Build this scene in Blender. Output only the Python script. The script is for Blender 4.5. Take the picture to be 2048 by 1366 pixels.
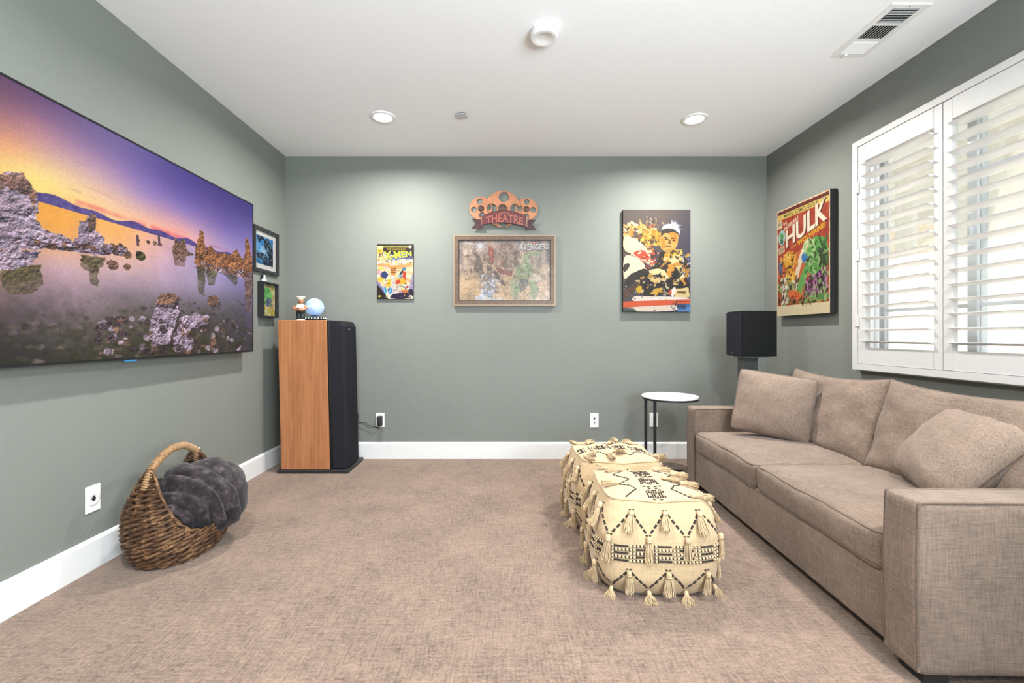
import bpy, bmesh, math, random
import numpy as np
from mathutils import Vector, Matrix, noise as mnoise

random.seed(7)
for o in list(bpy.data.objects):
    bpy.data.objects.remove(o, do_unlink=True)
SC = bpy.context.scene
COL = SC.collection
PI = math.pi

# ------------------------------------------------------------------ camera, sky, sun, exposure
EYE = 1.063
FPX = 900.0
cam_d = bpy.data.cameras.new('camera')
cam_d.sensor_width = 36.0
cam_d.lens = 36.0 * FPX / 2048.0
cam_d.shift_x = 19.0 / 2048.0
cam_d.shift_y = -13.0 / 2048.0
cam_d.clip_start = 0.02
cam = bpy.data.objects.new('camera', cam_d)
cam.location = (0, 0, EYE)
cam.rotation_euler = (PI / 2, 0, 0)
COL.objects.link(cam)
SC.camera = cam

SC.view_settings.view_transform = 'Standard'
SC.view_settings.look = 'None'
SC.view_settings.gamma = 1.0
SC.view_settings.use_curve_mapping = False
SC.view_settings.exposure = 0.0
SC.display_settings.display_device = 'sRGB'
try:
    SC.cycles.max_bounces = 10
    SC.cycles.diffuse_bounces = 6
    SC.cycles.transparent_max_bounces = 16
    SC.cycles.caustics_reflective = False
    SC.cycles.caustics_refractive = False
    SC.cycles.sample_clamp_indirect = 6.0
    SC.cycles.use_denoising = True
except Exception:
    pass

SKY = 3.2
SUN = 17.0
LAMP = 50.0
FILL = 245.0
w = bpy.data.worlds.new('sky')
SC.world = w
w.use_nodes = True
bgn = w.node_tree.nodes['Background']
bgn.inputs[0].default_value = (0.80, 0.90, 1.0, 1)
bgn.inputs[1].default_value = SKY

sun_d = bpy.data.lights.new('sun', 'SUN')
sun_d.energy = SUN
sun_d.angle = 0.009
sun_d.color = (1.0, 0.95, 0.86)
sun = bpy.data.objects.new('sun', sun_d)
COL.objects.link(sun)
sun.rotation_euler = Vector((0.62, -0.22, -0.75)).to_track_quat('-Z', 'Y').to_euler()

# added fill lamp, unseen behind the camera, to brighten ceiling and left wall
fill_d = bpy.data.lights.new('added_fill_light', 'AREA')
fill_d.shape = 'RECTANGLE'; fill_d.size = 1.6; fill_d.size_y = 1.2
fill_d.energy = FILL
fill_d.color = (0.80, 0.91, 1.0)
fill_o = bpy.data.objects.new('added_fill_light', fill_d)
fill_o.location = (1.35, -1.0, 1.40)
fill_o.rotation_euler = Vector((-0.70, 0.40, 0.59)).to_track_quat('-Z', 'Y').to_euler()
COL.objects.link(fill_o)

# ------------------------------------------------------------------ room numbers
S0 = 232.3
XL, XR, YB, H = -434 / S0, 528 / S0, FPX / S0, 603 / S0 + 0.005
YF = -2.3
def P(px, py, d):
    return Vector(((px - 1005.0) * d / FPX, d, EYE - (py - 670.0) * d / FPX))
def bw(px, py, d=YB):
    p = P(px, py, d)
    return p.x, p.z

# ------------------------------------------------------------------ colours and materials
def lin(c):
    if isinstance(c, str):
        c = c.lstrip('#')
        c = [int(c[i:i + 2], 16) / 255 for i in (0, 2, 4)]
    return tuple(x / 12.92 if x <= 0.04045 else ((x + 0.055) / 1.055) ** 2.4 for x in c)

class NT:
    def __init__(self, name):
        self.m = bpy.data.materials.new(name)
        self.m.use_nodes = True
        self.t = self.m.node_tree
        self.b = self.t.nodes['Principled BSDF']
        self.out = self.t.nodes['Material Output']
    def n(self, typ, **kw):
        nd = self.t.nodes.new(typ)
        for k, v in kw.items():
            if k.startswith('i_'):
                key = k[2:]
                key = int(key) if key.isdigit() else key.replace('_', ' ')
                nd.inputs[key].default_value = v
            else:
                setattr(nd, k, v)
        return nd
    def l(self, a, b):
        self.t.links.new(a, b)
    def coords(self, scale=(1, 1, 1), kind='Object', rot=(0, 0, 0)):
        tc = self.n('ShaderNodeTexCoord')
        mp = self.n('ShaderNodeMapping')
        mp.inputs['Scale'].default_value = scale
        mp.inputs['Rotation'].default_value = rot
        self.l(tc.outputs[kind], mp.inputs[0])
        return mp.outputs[0]
    def noise(self, co, scale, detail=2, rough=0.5):
        nd = self.n('ShaderNodeTexNoise')
        nd.inputs['Scale'].default_value = scale
        nd.inputs['Detail'].default_value = detail
        nd.inputs['Roughness'].default_value = rough
        self.l(co, nd.inputs['Vector'])
        return nd.outputs['Fac']
    def ramp(self, fac, stops):
        r = self.n('ShaderNodeValToRGB')
        cr = r.color_ramp
        while len(cr.elements) < len(stops):
            cr.elements.new(0.5)
        for e, (p, c) in zip(cr.elements, stops):
            e.position = p
            e.color = tuple(c) + (1,) if len(c) == 3 else c
        self.l(fac, r.inputs[0])
        return r.outputs[0]
    def math(self, op, a, b):
        m = self.n('ShaderNodeMath', operation=op)
        for i, v in enumerate((a, b)):
            if isinstance(v, (int, float)):
                m.inputs[i].default_value = v
            else:
                self.l(v, m.inputs[i])
        return m.outputs[0]
    def bump(self, h, strength, dist):
        b = self.n('ShaderNodeBump')
        b.inputs['Strength'].default_value = strength
        b.inputs['Distance'].default_value = dist
        self.l(h, b.inputs['Height'])
        self.l(b.outputs[0], self.b.inputs['Normal'])
    def base(self, v):
        if isinstance(v, tuple):
            self.b.inputs['Base Color'].default_value = v + (1,)
        else:
            self.l(v, self.b.inputs['Base Color'])
    def set(self, rough=0.5, metal=0.0, spec=0.5):
        self.b.inputs['Roughness'].default_value = rough
        self.b.inputs['Metallic'].default_value = metal
        self.b.inputs['Specular IOR Level'].default_value = spec

def mix2(c, k):
    return tuple(min(1, x * k) for x in c)

def plain(name, col, rough=0.5, metal=0.0, var=0.06, vscale=30.0, spec=0.5, bump=0.0, bscale=200.0):
    t = NT(name)
    c = lin(col) if isinstance(col, str) else col
    co = t.coords()
    f = t.noise(co, vscale, 3)
    t.base(t.ramp(f, [(0.3, mix2(c, 1 - var)), (0.7, mix2(c, 1 + var))]))
    t.set(rough, metal, spec)
    if bump:
        t.bump(t.noise(co, bscale, 2), 0.6, bump)
    return t.m

def emit(name, col, strength):
    t = NT(name)
    c = lin(col) if isinstance(col, str) else col
    t.base(c)
    t.b.inputs['Emission Color'].default_value = c + (1,)
    t.b.inputs['Emission Strength'].default_value = strength
    return t.m

def m_wall():
    t = NT('painted_wall')
    co = t.coords()
    c = (0.172, 0.184, 0.165)
    t.base(t.ramp(t.noise(co, 1.3, 2), [(0.3, mix2(c, 0.97)), (0.7, mix2(c, 1.03))]))
    t.set(0.62, 0, 0.35)
    a = t.noise(co, 130, 3, 0.6)
    t.bump(a, 0.5, 0.0024)
    return t.m

def m_ceiling():
    t = NT('ceiling_paint')
    co = t.coords()
    t.base((0.89, 0.895, 0.90))
    t.set(0.9, 0, 0.2)
    t.bump(t.noise(co, 110, 3, 0.6), 0.35, 0.0025)
    return t.m

def m_carpet():
    t = NT('loop_carpet')
    co = t.coords()
    # rows of little loops, a bit irregular
    wob = t.noise(co, 5, 3)
    va = t.n('ShaderNodeVectorMath', operation='MULTIPLY_ADD')
    cmb = t.n('ShaderNodeCombineXYZ')
    t.l(wob, cmb.inputs[0]); t.l(wob, cmb.inputs[1])
    va.inputs[1].default_value = (0.03, 0.03, 0)
    t.l(cmb.outputs[0], va.inputs[0]); t.l(co, va.inputs[2])
    def mapped(s):
        mp = t.n('ShaderNodeMapping'); mp.inputs['Scale'].default_value = s
        t.l(va.outputs[0], mp.inputs[0]); return mp.outputs[0]
    v = t.n('ShaderNodeTexVoronoi', feature='F1')
    v.inputs['Scale'].default_value = 1.0
    v.inputs['Randomness'].default_value = 0.55
    t.l(mapped((70, 105, 40)), v.inputs['Vector'])
    rowz = t.noise(mapped((14, 90, 1)), 1.0, 2)
    colz = t.noise(mapped((90, 14, 1)), 1.0, 2)
    patch = t.noise(co, 3.0, 5, 0.65)
    fine = t.noise(co, 260, 2)
    h = t.math('ADD', t.math('MULTIPLY', v.outputs['Distance'], -0.55), t.math('MULTIPLY', fine, 0.55))
    h = t.math('ADD', h, t.math('MULTIPLY', t.math('ADD', rowz, colz), 0.62))
    tone = t.math('ADD', t.math('MULTIPLY', h, 0.55), t.math('MULTIPLY', patch, 0.45))
    c = (0.208, 0.143, 0.107)
    t.base(t.ramp(tone, [(0.34, mix2(c, 0.45)), (0.53, mix2(c, 0.95)), (0.74, mix2(c, 1.42))]))
    t.set(0.95, 0, 0.15)
    t.b.inputs['Sheen Weight'].default_value = 0.15
    t.bump(h, 1.0, 0.008)
    return t.m

def m_weave(name, col, thread=210.0, contrast=0.45, patch=0.2, dist=0.0015, sheen=0.12):
    t = NT(name)
    co = t.coords()
    def th(s):
        mp = t.n('ShaderNodeMapping'); mp.inputs['Scale'].default_value = s
        t.l(co, mp.inputs[0]); return t.noise(mp.outputs[0], 1.0, 2)
    k = thread
    a = th((k, k, k * 0.07)); b = th((k, k * 0.07, k)); c2 = th((k * 0.07, k, k))
    s = t.math('MULTIPLY', t.math('ADD', t.math('ADD', a, b), c2), 0.3333)
    p = t.noise(co, 6.0, 4, 0.6)
    c = lin(col) if isinstance(col, str) else col
    f = t.math('ADD', s, t.math('MULTIPLY', t.math('SUBTRACT', p, 0.5), patch))
    t.base(t.ramp(f, [(0.36, mix2(c, 1 - contrast)), (0.5, c), (0.64, mix2(c, 1 + contrast))]))
    t.set(0.9, 0, 0.2)
    t.b.inputs['Sheen Weight'].default_value = sheen
    t.b.inputs['Sheen Roughness'].default_value = 0.5
    t.bump(s, 0.7, dist)
    return t.m

def m_cherry():
    t = NT('cherry_veneer')
    co = t.coords((9, 9, 0.9))
    n1 = t.noise(co, 2.2, 5, 0.6)
    wv = t.n('ShaderNodeTexWave', wave_type='BANDS', bands_direction='X')
    wv.inputs['Scale'].default_value = 1.2
    wv.inputs['Distortion'].default_value = 9.0
    wv.inputs['Detail'].default_value = 3.0
    wv.inputs['Detail Scale'].default_value = 1.2
    t.l(co, wv.inputs['Vector'])
    fine = t.noise(t.coords((160, 160, 5)), 1.0, 3)
    f = t.math('ADD', t.math('ADD', t.math('MULTIPLY', wv.outputs['Fac'], 0.10), t.math('MULTIPLY', n1, 0.62)), t.math('MULTIPLY', fine, 0.25))
    t.base(t.ramp(f, [(0.25, lin('#875536')), (0.5, lin('#a36b45')), (0.75, lin('#b68056'))]))
    t.set(0.42, 0, 0.4)
    return t.m

def m_wicker():
    t = NT('wicker')
    co = t.coords()
    a = t.noise(co, 28, 3)
    b = t.noise(co, 170, 2)
    f = t.math('ADD', t.math('MULTIPLY', a, 0.6), t.math('MULTIPLY', b, 0.4))
    t.base(t.ramp(f, [(0.32, lin('#21150d')), (0.50, lin('#543a27')), (0.70, lin('#94704c'))]))
    t.set(0.6, 0, 0.3)
    t.bump(b, 0.5, 0.001)
    return t.m

def m_plush():
    t = NT('ribbed_plush')
    tc = t.n('ShaderNodeTexCoord')
    mp = t.n('ShaderNodeMapping'); mp.inputs['Scale'].default_value = (1, 1, 1)
    t.l(tc.outputs['UV'], mp.inputs[0])
    wv = t.n('ShaderNodeTexWave', wave_type='BANDS', bands_direction='X')
    wv.inputs['Scale'].default_value = 17.0
    wv.inputs['Distortion'].default_value = 1.2
    t.l(mp.outputs[0], wv.inputs['Vector'])
    co = t.coords()
    n1 = t.noise(co, 20, 5, 0.7)
    f = t.math('ADD', t.math('MULTIPLY', wv.outputs['Fac'], 0.14), t.math('MULTIPLY', n1, 0.90))
    t.base(t.ramp(f, [(0.36, lin('#0d0a0c')), (0.54, lin('#231c20')), (0.74, lin('#6a5c5d'))]))
    t.set(0.7, 0, 0.3)
    t.b.inputs['Sheen Weight'].default_value = 0.12
    t.bump(wv.outputs['Fac'], 0.5, 0.0025)
    return t.m

def m_glass():
    t = NT('window_glass')
    tr = t.n('ShaderNodeBsdfTransparent'); tr.inputs[0].default_value = (0.95, 0.97, 0.97, 1)
    gl = t.n('ShaderNodeBsdfGlossy'); gl.inputs['Roughness'].default_value = 0.02
    fr = t.n('ShaderNodeFresnel'); fr.inputs[0].default_value = 1.45
    mx = t.n('ShaderNodeMixShader')
    t.l(t.math('MULTIPLY', fr.outputs[0], 0.6), mx.inputs[0])
    t.l(tr.outputs[0], mx.inputs[1]); t.l(gl.outputs[0], mx.inputs[2])
    t.l(mx.outputs[0], t.out.inputs[0])
    return t.m

def m_image(name, img, rough=0.5, emission=0.0, spec=0.25, ink=0.40):
    t = NT(name)
    tx = t.n('ShaderNodeTexImage'); tx.image = img; tx.interpolation = 'Cubic'; tx.extension = 'EXTEND'
    t.set(rough, 0, spec)
    if emission:
        t.base((0.004, 0.004, 0.005))
        t.l(tx.outputs[0], t.b.inputs['Emission Color'])
        t.b.inputs['Emission Strength'].default_value = emission
    else:
        mul = t.n('ShaderNodeMix', data_type='RGBA', blend_type='MULTIPLY')
        mul.inputs[0].default_value = 1.0
        t.l(tx.outputs[0], mul.inputs[6]); mul.inputs[7].default_value = (ink, ink, ink, 1)
        t.l(mul.outputs[2], t.b.inputs['Base Color'])
    return t.m

M = {}
M['wall'] = m_wall()
M['ceiling'] = m_ceiling()
M['carpet'] = m_carpet()
M['trim'] = plain('white_trim', (0.66, 0.66, 0.655), 0.45, var=0.015)
M['shutter'] = plain('shutter_paint', (0.52, 0.515, 0.505), 0.45, var=0.015)
M['louver'] = plain('louver_paint', (0.72, 0.71, 0.695), 0.4, var=0.015)
M['vinyl'] = plain('window_vinyl', (0.74, 0.77, 0.80), 0.35, var=0.02)
M['glass'] = m_glass()
M['stucco'] = plain('beige_stucco', (0.56, 0.51, 0.42), 0.9, var=0.01)
M['concrete'] = plain('pale_concrete', (0.70, 0.69, 0.66), 0.9, var=0.05, vscale=4)
M['sofa'] = m_weave('taupe_weave', (0.188, 0.138, 0.107), 250, 0.34, 0.30)
M['piping'] = m_weave('piping_weave', (0.150, 0.110, 0.085), 300, 0.3)
M['pillow'] = m_weave('pillow_weave', (0.215, 0.160, 0.125), 260, 0.32, 0.22)
M['pouf'] = m_weave('cream_cotton', (0.50, 0.365, 0.215), 190, 0.13, 0.10, 0.002, 0.2)
M['tassel'] = plain('cotton_yarn', (0.54, 0.40, 0.24), 0.9, var=0.12, vscale=60)
M['bead'] = plain('cotton_bead', (0.56, 0.42, 0.265), 0.9, var=0.08)
M['yarn'] = plain('dark_yarn', (0.030, 0.022, 0.018), 0.9, var=0.2)
M['black'] = plain('black_satin', (0.016, 0.016, 0.018), 0.45, var=0.1)
M['blackgloss'] = plain('black_gloss', (0.009, 0.010, 0.010), 0.38, var=0.1, spec=0.25)
M['grille'] = plain('speaker_cloth', (0.014, 0.014, 0.018), 0.9, spec=0.15, var=0.15, vscale=300, bump=0.001, bscale=500)
M['blackmetal'] = plain('black_metal', (0.018, 0.018, 0.019), 0.35, 0.3)
M['greymetal'] = plain('grey_metal', (0.20, 0.21, 0.21), 0.35, 0.5)
M['cherry'] = m_cherry()
M['wicker'] = m_wicker()
M['wickerdark'] = plain('wicker_inside', (0.035, 0.022, 0.014), 0.8, var=0.2)
M['handle'] = plain('rattan_wrap', (0.31, 0.18, 0.085), 0.5, var=0.25, vscale=60)
M['plush'] = m_plush()
M['plushedge'] = plain('plush_hem', (0.42, 0.36, 0.31), 0.9, var=0.2)
M['plastic'] = plain('white_plastic', (0.80, 0.79, 0.77), 0.35, var=0.01)
M['dark'] = plain('black_and_recess_shade', (0.012, 0.012, 0.012), 0.8)  # plain black parts, and painted shade inside slots, holes and the duct
M['marble'] = plain('white_stone', (0.82, 0.81, 0.80), 0.3, var=0.04, vscale=12)
M['lens'] = emit('lamp_lens', (1.0, 0.97, 0.92), 9.0)
M['led'] = emit('led_dot', (0.55, 0.95, 1.0), 3.0)
M['mat'] = plain('mat_board', (0.80, 0.78, 0.75), 0.8, var=0.01)

# ------------------------------------------------------------------ mesh helpers
ORG = {}
def setp(o, label=None, cat=None, group=None, kind=None):
    if label: o['label'] = label
    if cat: o['category'] = cat
    if group: o['group'] = group
    if kind: o['kind'] = kind
    return o

def thing(name, loc, label, cat, group=None):
    o = bpy.data.objects.new(name, None)
    o.empty_display_size = 0.05
    o.location = loc
    COL.objects.link(o)
    ORG[o.name] = Vector(loc)
    return setp(o, label, cat, group)

def obj(name, vf, mat, parent=None, smooth=False, origin=None, label=None, kind=None, uv=None, auto=None):
    """one mesh object from world-space verts and faces"""
    vs, fs = vf
    og = ORG[parent.name] if parent is not None else Vector(origin or (0, 0, 0))
    me = bpy.data.meshes.new(name)
    me.from_pydata([(v[0] - og[0], v[1] - og[1], v[2] - og[2]) for v in vs], [], fs)
    if uv is not None:
        ul = me.uv_layers.new(name='uv')
        k = 0
        for p in me.polygons:
            for li in p.loop_indices:
                ul.data[li].uv = uv[me.loops[li].vertex_index]
    me.materials.append(mat)
    if smooth:
        me.polygons.foreach_set('use_smooth', [True] * len(me.polygons))
        if auto:
            me.set_sharp_from_angle(angle=math.radians(auto))
    me.update()
    o = bpy.data.objects.new(name, me)
    COL.objects.link(o)
    ORG[o.name] = og
    if parent is not None:
        o.parent = parent
    else:
        o.location = og
    return setp(o, label=label, kind=kind)

class MB:
    def __init__(self):
        self.v, self.f = [], []
    def add(self, vs, fs):
        k = len(self.v)
        self.v.extend(vs)
        self.f.extend([tuple(i + k for i in f) for f in fs])
        return self
    @property
    def vf(self):
        return self.v, self.f

def bm_out(bm):
    bm.verts.index_update()
    vs = [tuple(v.co) for v in bm.verts]
    fs = [tuple(v.index for v in f.verts) for f in bm.faces]
    bm.free()
    return vs, fs

def xf(vf, m):
    return [tuple(m @ Vector(v)) for v in vf[0]], vf[1]

def box(x0, x1, y0, y1, z0, z1, bev=0.0, seg=2):
    bm = bmesh.new()
    bmesh.ops.create_cube(bm, size=1.0)
    for v in bm.verts:
        v.co = Vector(((x0 + x1) / 2 + v.co.x * (x1 - x0), (y0 + y1) / 2 + v.co.y * (y1 - y0), (z0 + z1) / 2 + v.co.z * (z1 - z0)))
    if bev > 0:
        bmesh.ops.bevel(bm, geom=list(bm.edges), offset=bev, segments=seg, affect='EDGES', profile=0.5)
    return bm_out(bm)

def lathe(prof, n=32, c=(0, 0, 0), cap=True):
    vs, fs = [], []
    for r, z in prof:
        for i in range(n):
            a = 2 * PI * i / n
            vs.append((c[0] + r * math.cos(a), c[1] + r * math.sin(a), c[2] + z))
    m = len(prof)
    for j in range(m - 1):
        for i in range(n):
            k = (i + 1) % n
            fs.append((j * n + i, j * n + k, (j + 1) * n + k, (j + 1) * n + i))
    if cap:
        if prof[0][0] > 1e-6: fs.append(tuple(reversed(range(n))))
        if prof[-1][0] > 1e-6: fs.append(tuple((m - 1) * n + i for i in range(n)))
    return vs, fs

def tube(path, r, n=8, closed=False, cap=True):
    path = [Vector(p) for p in path]
    N = len(path)
    vs, fs = [], []
    up = None
    for i, p in enumerate(path):
        a = path[(i - 1) % N] if (closed or i > 0) else p
        b = path[(i + 1) % N] if (closed or i < N - 1) else p
        t = (b - a)
        if t.length < 1e-9: t = Vector((0, 0, 1))
        t.normalize()
        if up is None:
            up = Vector((0, 0, 1)) if abs(t.z) < 0.9 else Vector((1, 0, 0))
        s = t.cross(up)
        if s.length < 1e-6: s = t.orthogonal()
        s.normalize()
        up = s.cross(t).normalized()
        rr = r[i] if isinstance(r, (list, tuple)) else r
        for k in range(n):
            a2 = 2 * PI * k / n
            vs.append(tuple(p + s * (rr * math.cos(a2)) + up * (rr * math.sin(a2))))
    L = N if closed else N - 1
    for i in range(L):
        j = (i + 1) % N
        for k in range(n):
            q = (k + 1) % n
            fs.append((i * n + k, j * n + k, j * n + q, i * n + q))
    if cap and not closed:
        fs.append(tuple(reversed(range(n))))
        fs.append(tuple((N - 1) * n + k for k in range(n)))
    return vs, fs

def catmull(pts, per=8, closed=False):
    pts = [Vector(p) for p in pts]
    N = len(pts)
    out = []
    for i in range(N if closed else N - 1):
        g = lambda k: pts[k % N] if closed else pts[max(0, min(N - 1, k))]
        p0, p1, p2, p3 = g(i - 1), g(i), g(i + 1), g(i + 2)
        for s in range(per):
            t = s / per
            out.append(0.5 * ((2 * p1) + (p2 - p0) * t + (2 * p0 - 5 * p1 + 4 * p2 - p3) * t * t + (3 * p1 - p0 - 3 * p2 + p3) * t ** 3))
    if not closed: out.append(pts[-1])
    return out

def sphere(c, r, n=24, m=14):
    r = r if isinstance(r, (list, tuple)) else (r, r, r)
    vs, fs = [(c[0], c[1], c[2] - r[2])], []
    for j in range(1, m):
        a = -PI / 2 + PI * j / m
        for i in range(n):
            b = 2 * PI * i / n
            vs.append((c[0] + r[0] * math.cos(a) * math.cos(b), c[1] + r[1] * math.cos(a) * math.sin(b), c[2] + r[2] * math.sin(a)))
    vs.append((c[0], c[1], c[2] + r[2]))
    for i in range(n):
        fs.append((0, 1 + (i + 1) % n, 1 + i))
    for j in range(m - 2):
        for i in range(n):
            k = (i + 1) % n
            fs.append((1 + j * n + i, 1 + j * n + k, 1 + (j + 1) * n + k, 1 + (j + 1) * n + i))
    T = len(vs) - 1
    for i in range(n):
        fs.append((T, 1 + (m - 2) * n + i, 1 + (m - 2) * n + (i + 1) % n))
    return vs, fs

def softbox(half, r, n, fn=None):
    """rounded box as six dense grids welded, then displaced by fn(p, normal)"""
    hx, hy, hz = half
    idx, vs, fs = {}, [], []
    rs = []
    for k in range(n + 1):
        t = k / n
        t = 0.5 - 0.5 * math.cos(PI * t)          # denser near the edges
        rs.append(2 * t - 1)
    def vert(p):
        key = (round(p[0], 5), round(p[1], 5), round(p[2], 5))
        if key not in idx:
            q = Vector((p[0] * hx, p[1] * hy, p[2] * hz))
            inn = Vector([max(-h + r, min(h - r, c)) for c, h in zip(q, half)])
            d = q - inn
            nn = d.normalized() if d.length > 1e-9 else Vector((0, 0, 1))
            q = inn + nn * r
            if fn: q = fn(q, nn)
            idx[key] = len(vs)
            vs.append(tuple(q))
        return idx[key]
    for ax in range(3):
        for sg in (-1, 1):
            for i in range(n):
                for j in range(n):
                    quad = []
                    for a, b in ((i, j), (i + 1, j), (i + 1, j + 1), (i, j + 1)):
                        p = [0, 0, 0]
                        p[ax] = sg
                        p[(ax + 1) % 3] = rs[a]
                        p[(ax + 2) % 3] = rs[b]
                        quad.append(vert(p))
                    if sg < 0: quad.reverse()
                    fs.append(tuple(quad))
    return vs, fs

def frame_ring(x0, x1, z0, z1, wd, y0, y1, to3):
    """rectangular picture frame, four mitred bars; to3 maps (a, depth, b) to the world"""
    vs, fs = [], []
    o = [(x0, z0), (x1, z0), (x1, z1), (x0, z1)]
    i_ = [(x0 + wd, z0 + wd), (x1 - wd, z0 + wd), (x1 - wd, z1 - wd), (x0 + wd, z1 - wd)]
    for dep in (y0, y1):
        for q in o: vs.append(to3(q[0], dep, q[1]))
        for q in i_: vs.append(to3(q[0], dep, q[1]))
    for k in range(4):
        j = (k + 1) % 4
        fs += [(k, j, 4 + j, 4 + k), (8 + k, 12 + k, 12 + j, 8 + j), (k, 8 + k, 8 + j, j), (4 + k, 4 + j, 12 + j, 12 + k)]
    return vs, fs

def curve_mesh(loops, depth, bevel=0.0, res=2):
    """filled 2D outline with holes, extruded; returns verts in (x, y, z) with z the thickness"""
    cu = bpy.data.curves.new('outline', 'CURVE')
    cu.dimensions = '2D'
    cu.fill_mode = 'BOTH'
    cu.extrude = depth
    cu.bevel_depth = bevel
    cu.bevel_resolution = 1
    for lp in loops:
        sp = cu.splines.new('POLY')
        sp.points.add(len(lp) - 1)
        for p, q in zip(sp.points, lp): p.co = (q[0], q[1], 0, 1)
        sp.use_cyclic_u = True
    return eval_curve(cu)

def eval_curve(cu):
    o = bpy.data.objects.new('outline_source', cu)
    COL.objects.link(o)
    bpy.context.view_layer.update()
    dg = bpy.context.evaluated_depsgraph_get()
    me = bpy.data.meshes.new_from_object(o.evaluated_get(dg))
    vs = [tuple(v.co) for v in me.vertices]
    fs = [tuple(p.vertices) for p in me.polygons]
    bpy.data.objects.remove(o, do_unlink=True)
    bpy.data.curves.remove(cu)
    bpy.data.meshes.remove(me)
    return vs, fs

_TX = {}
def text_vf(s, extrude=0.0, off=0.0):
    """lettering normalised to the unit square (x 0..1, y 0..1)"""
    key = (s, extrude, off)
    if key not in _TX:
        cu = bpy.data.curves.new('lettering', 'FONT')
        cu.body = s
        cu.size = 1.0
        cu.extrude = extrude
        cu.offset = off
        cu.resolution_u = 3
        vs, fs = eval_curve(cu)
        xs = [v[0] for v in vs]; ys = [v[1] for v in vs]
        x0, x1, y0, y1 = min(xs), max(xs), min(ys), max(ys)
        vs = [((v[0] - x0) / (x1 - x0), (v[1] - y0) / (y1 - y0), v[2]) for v in vs]
        _TX[key] = (vs, fs)
    return _TX[key]
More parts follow.
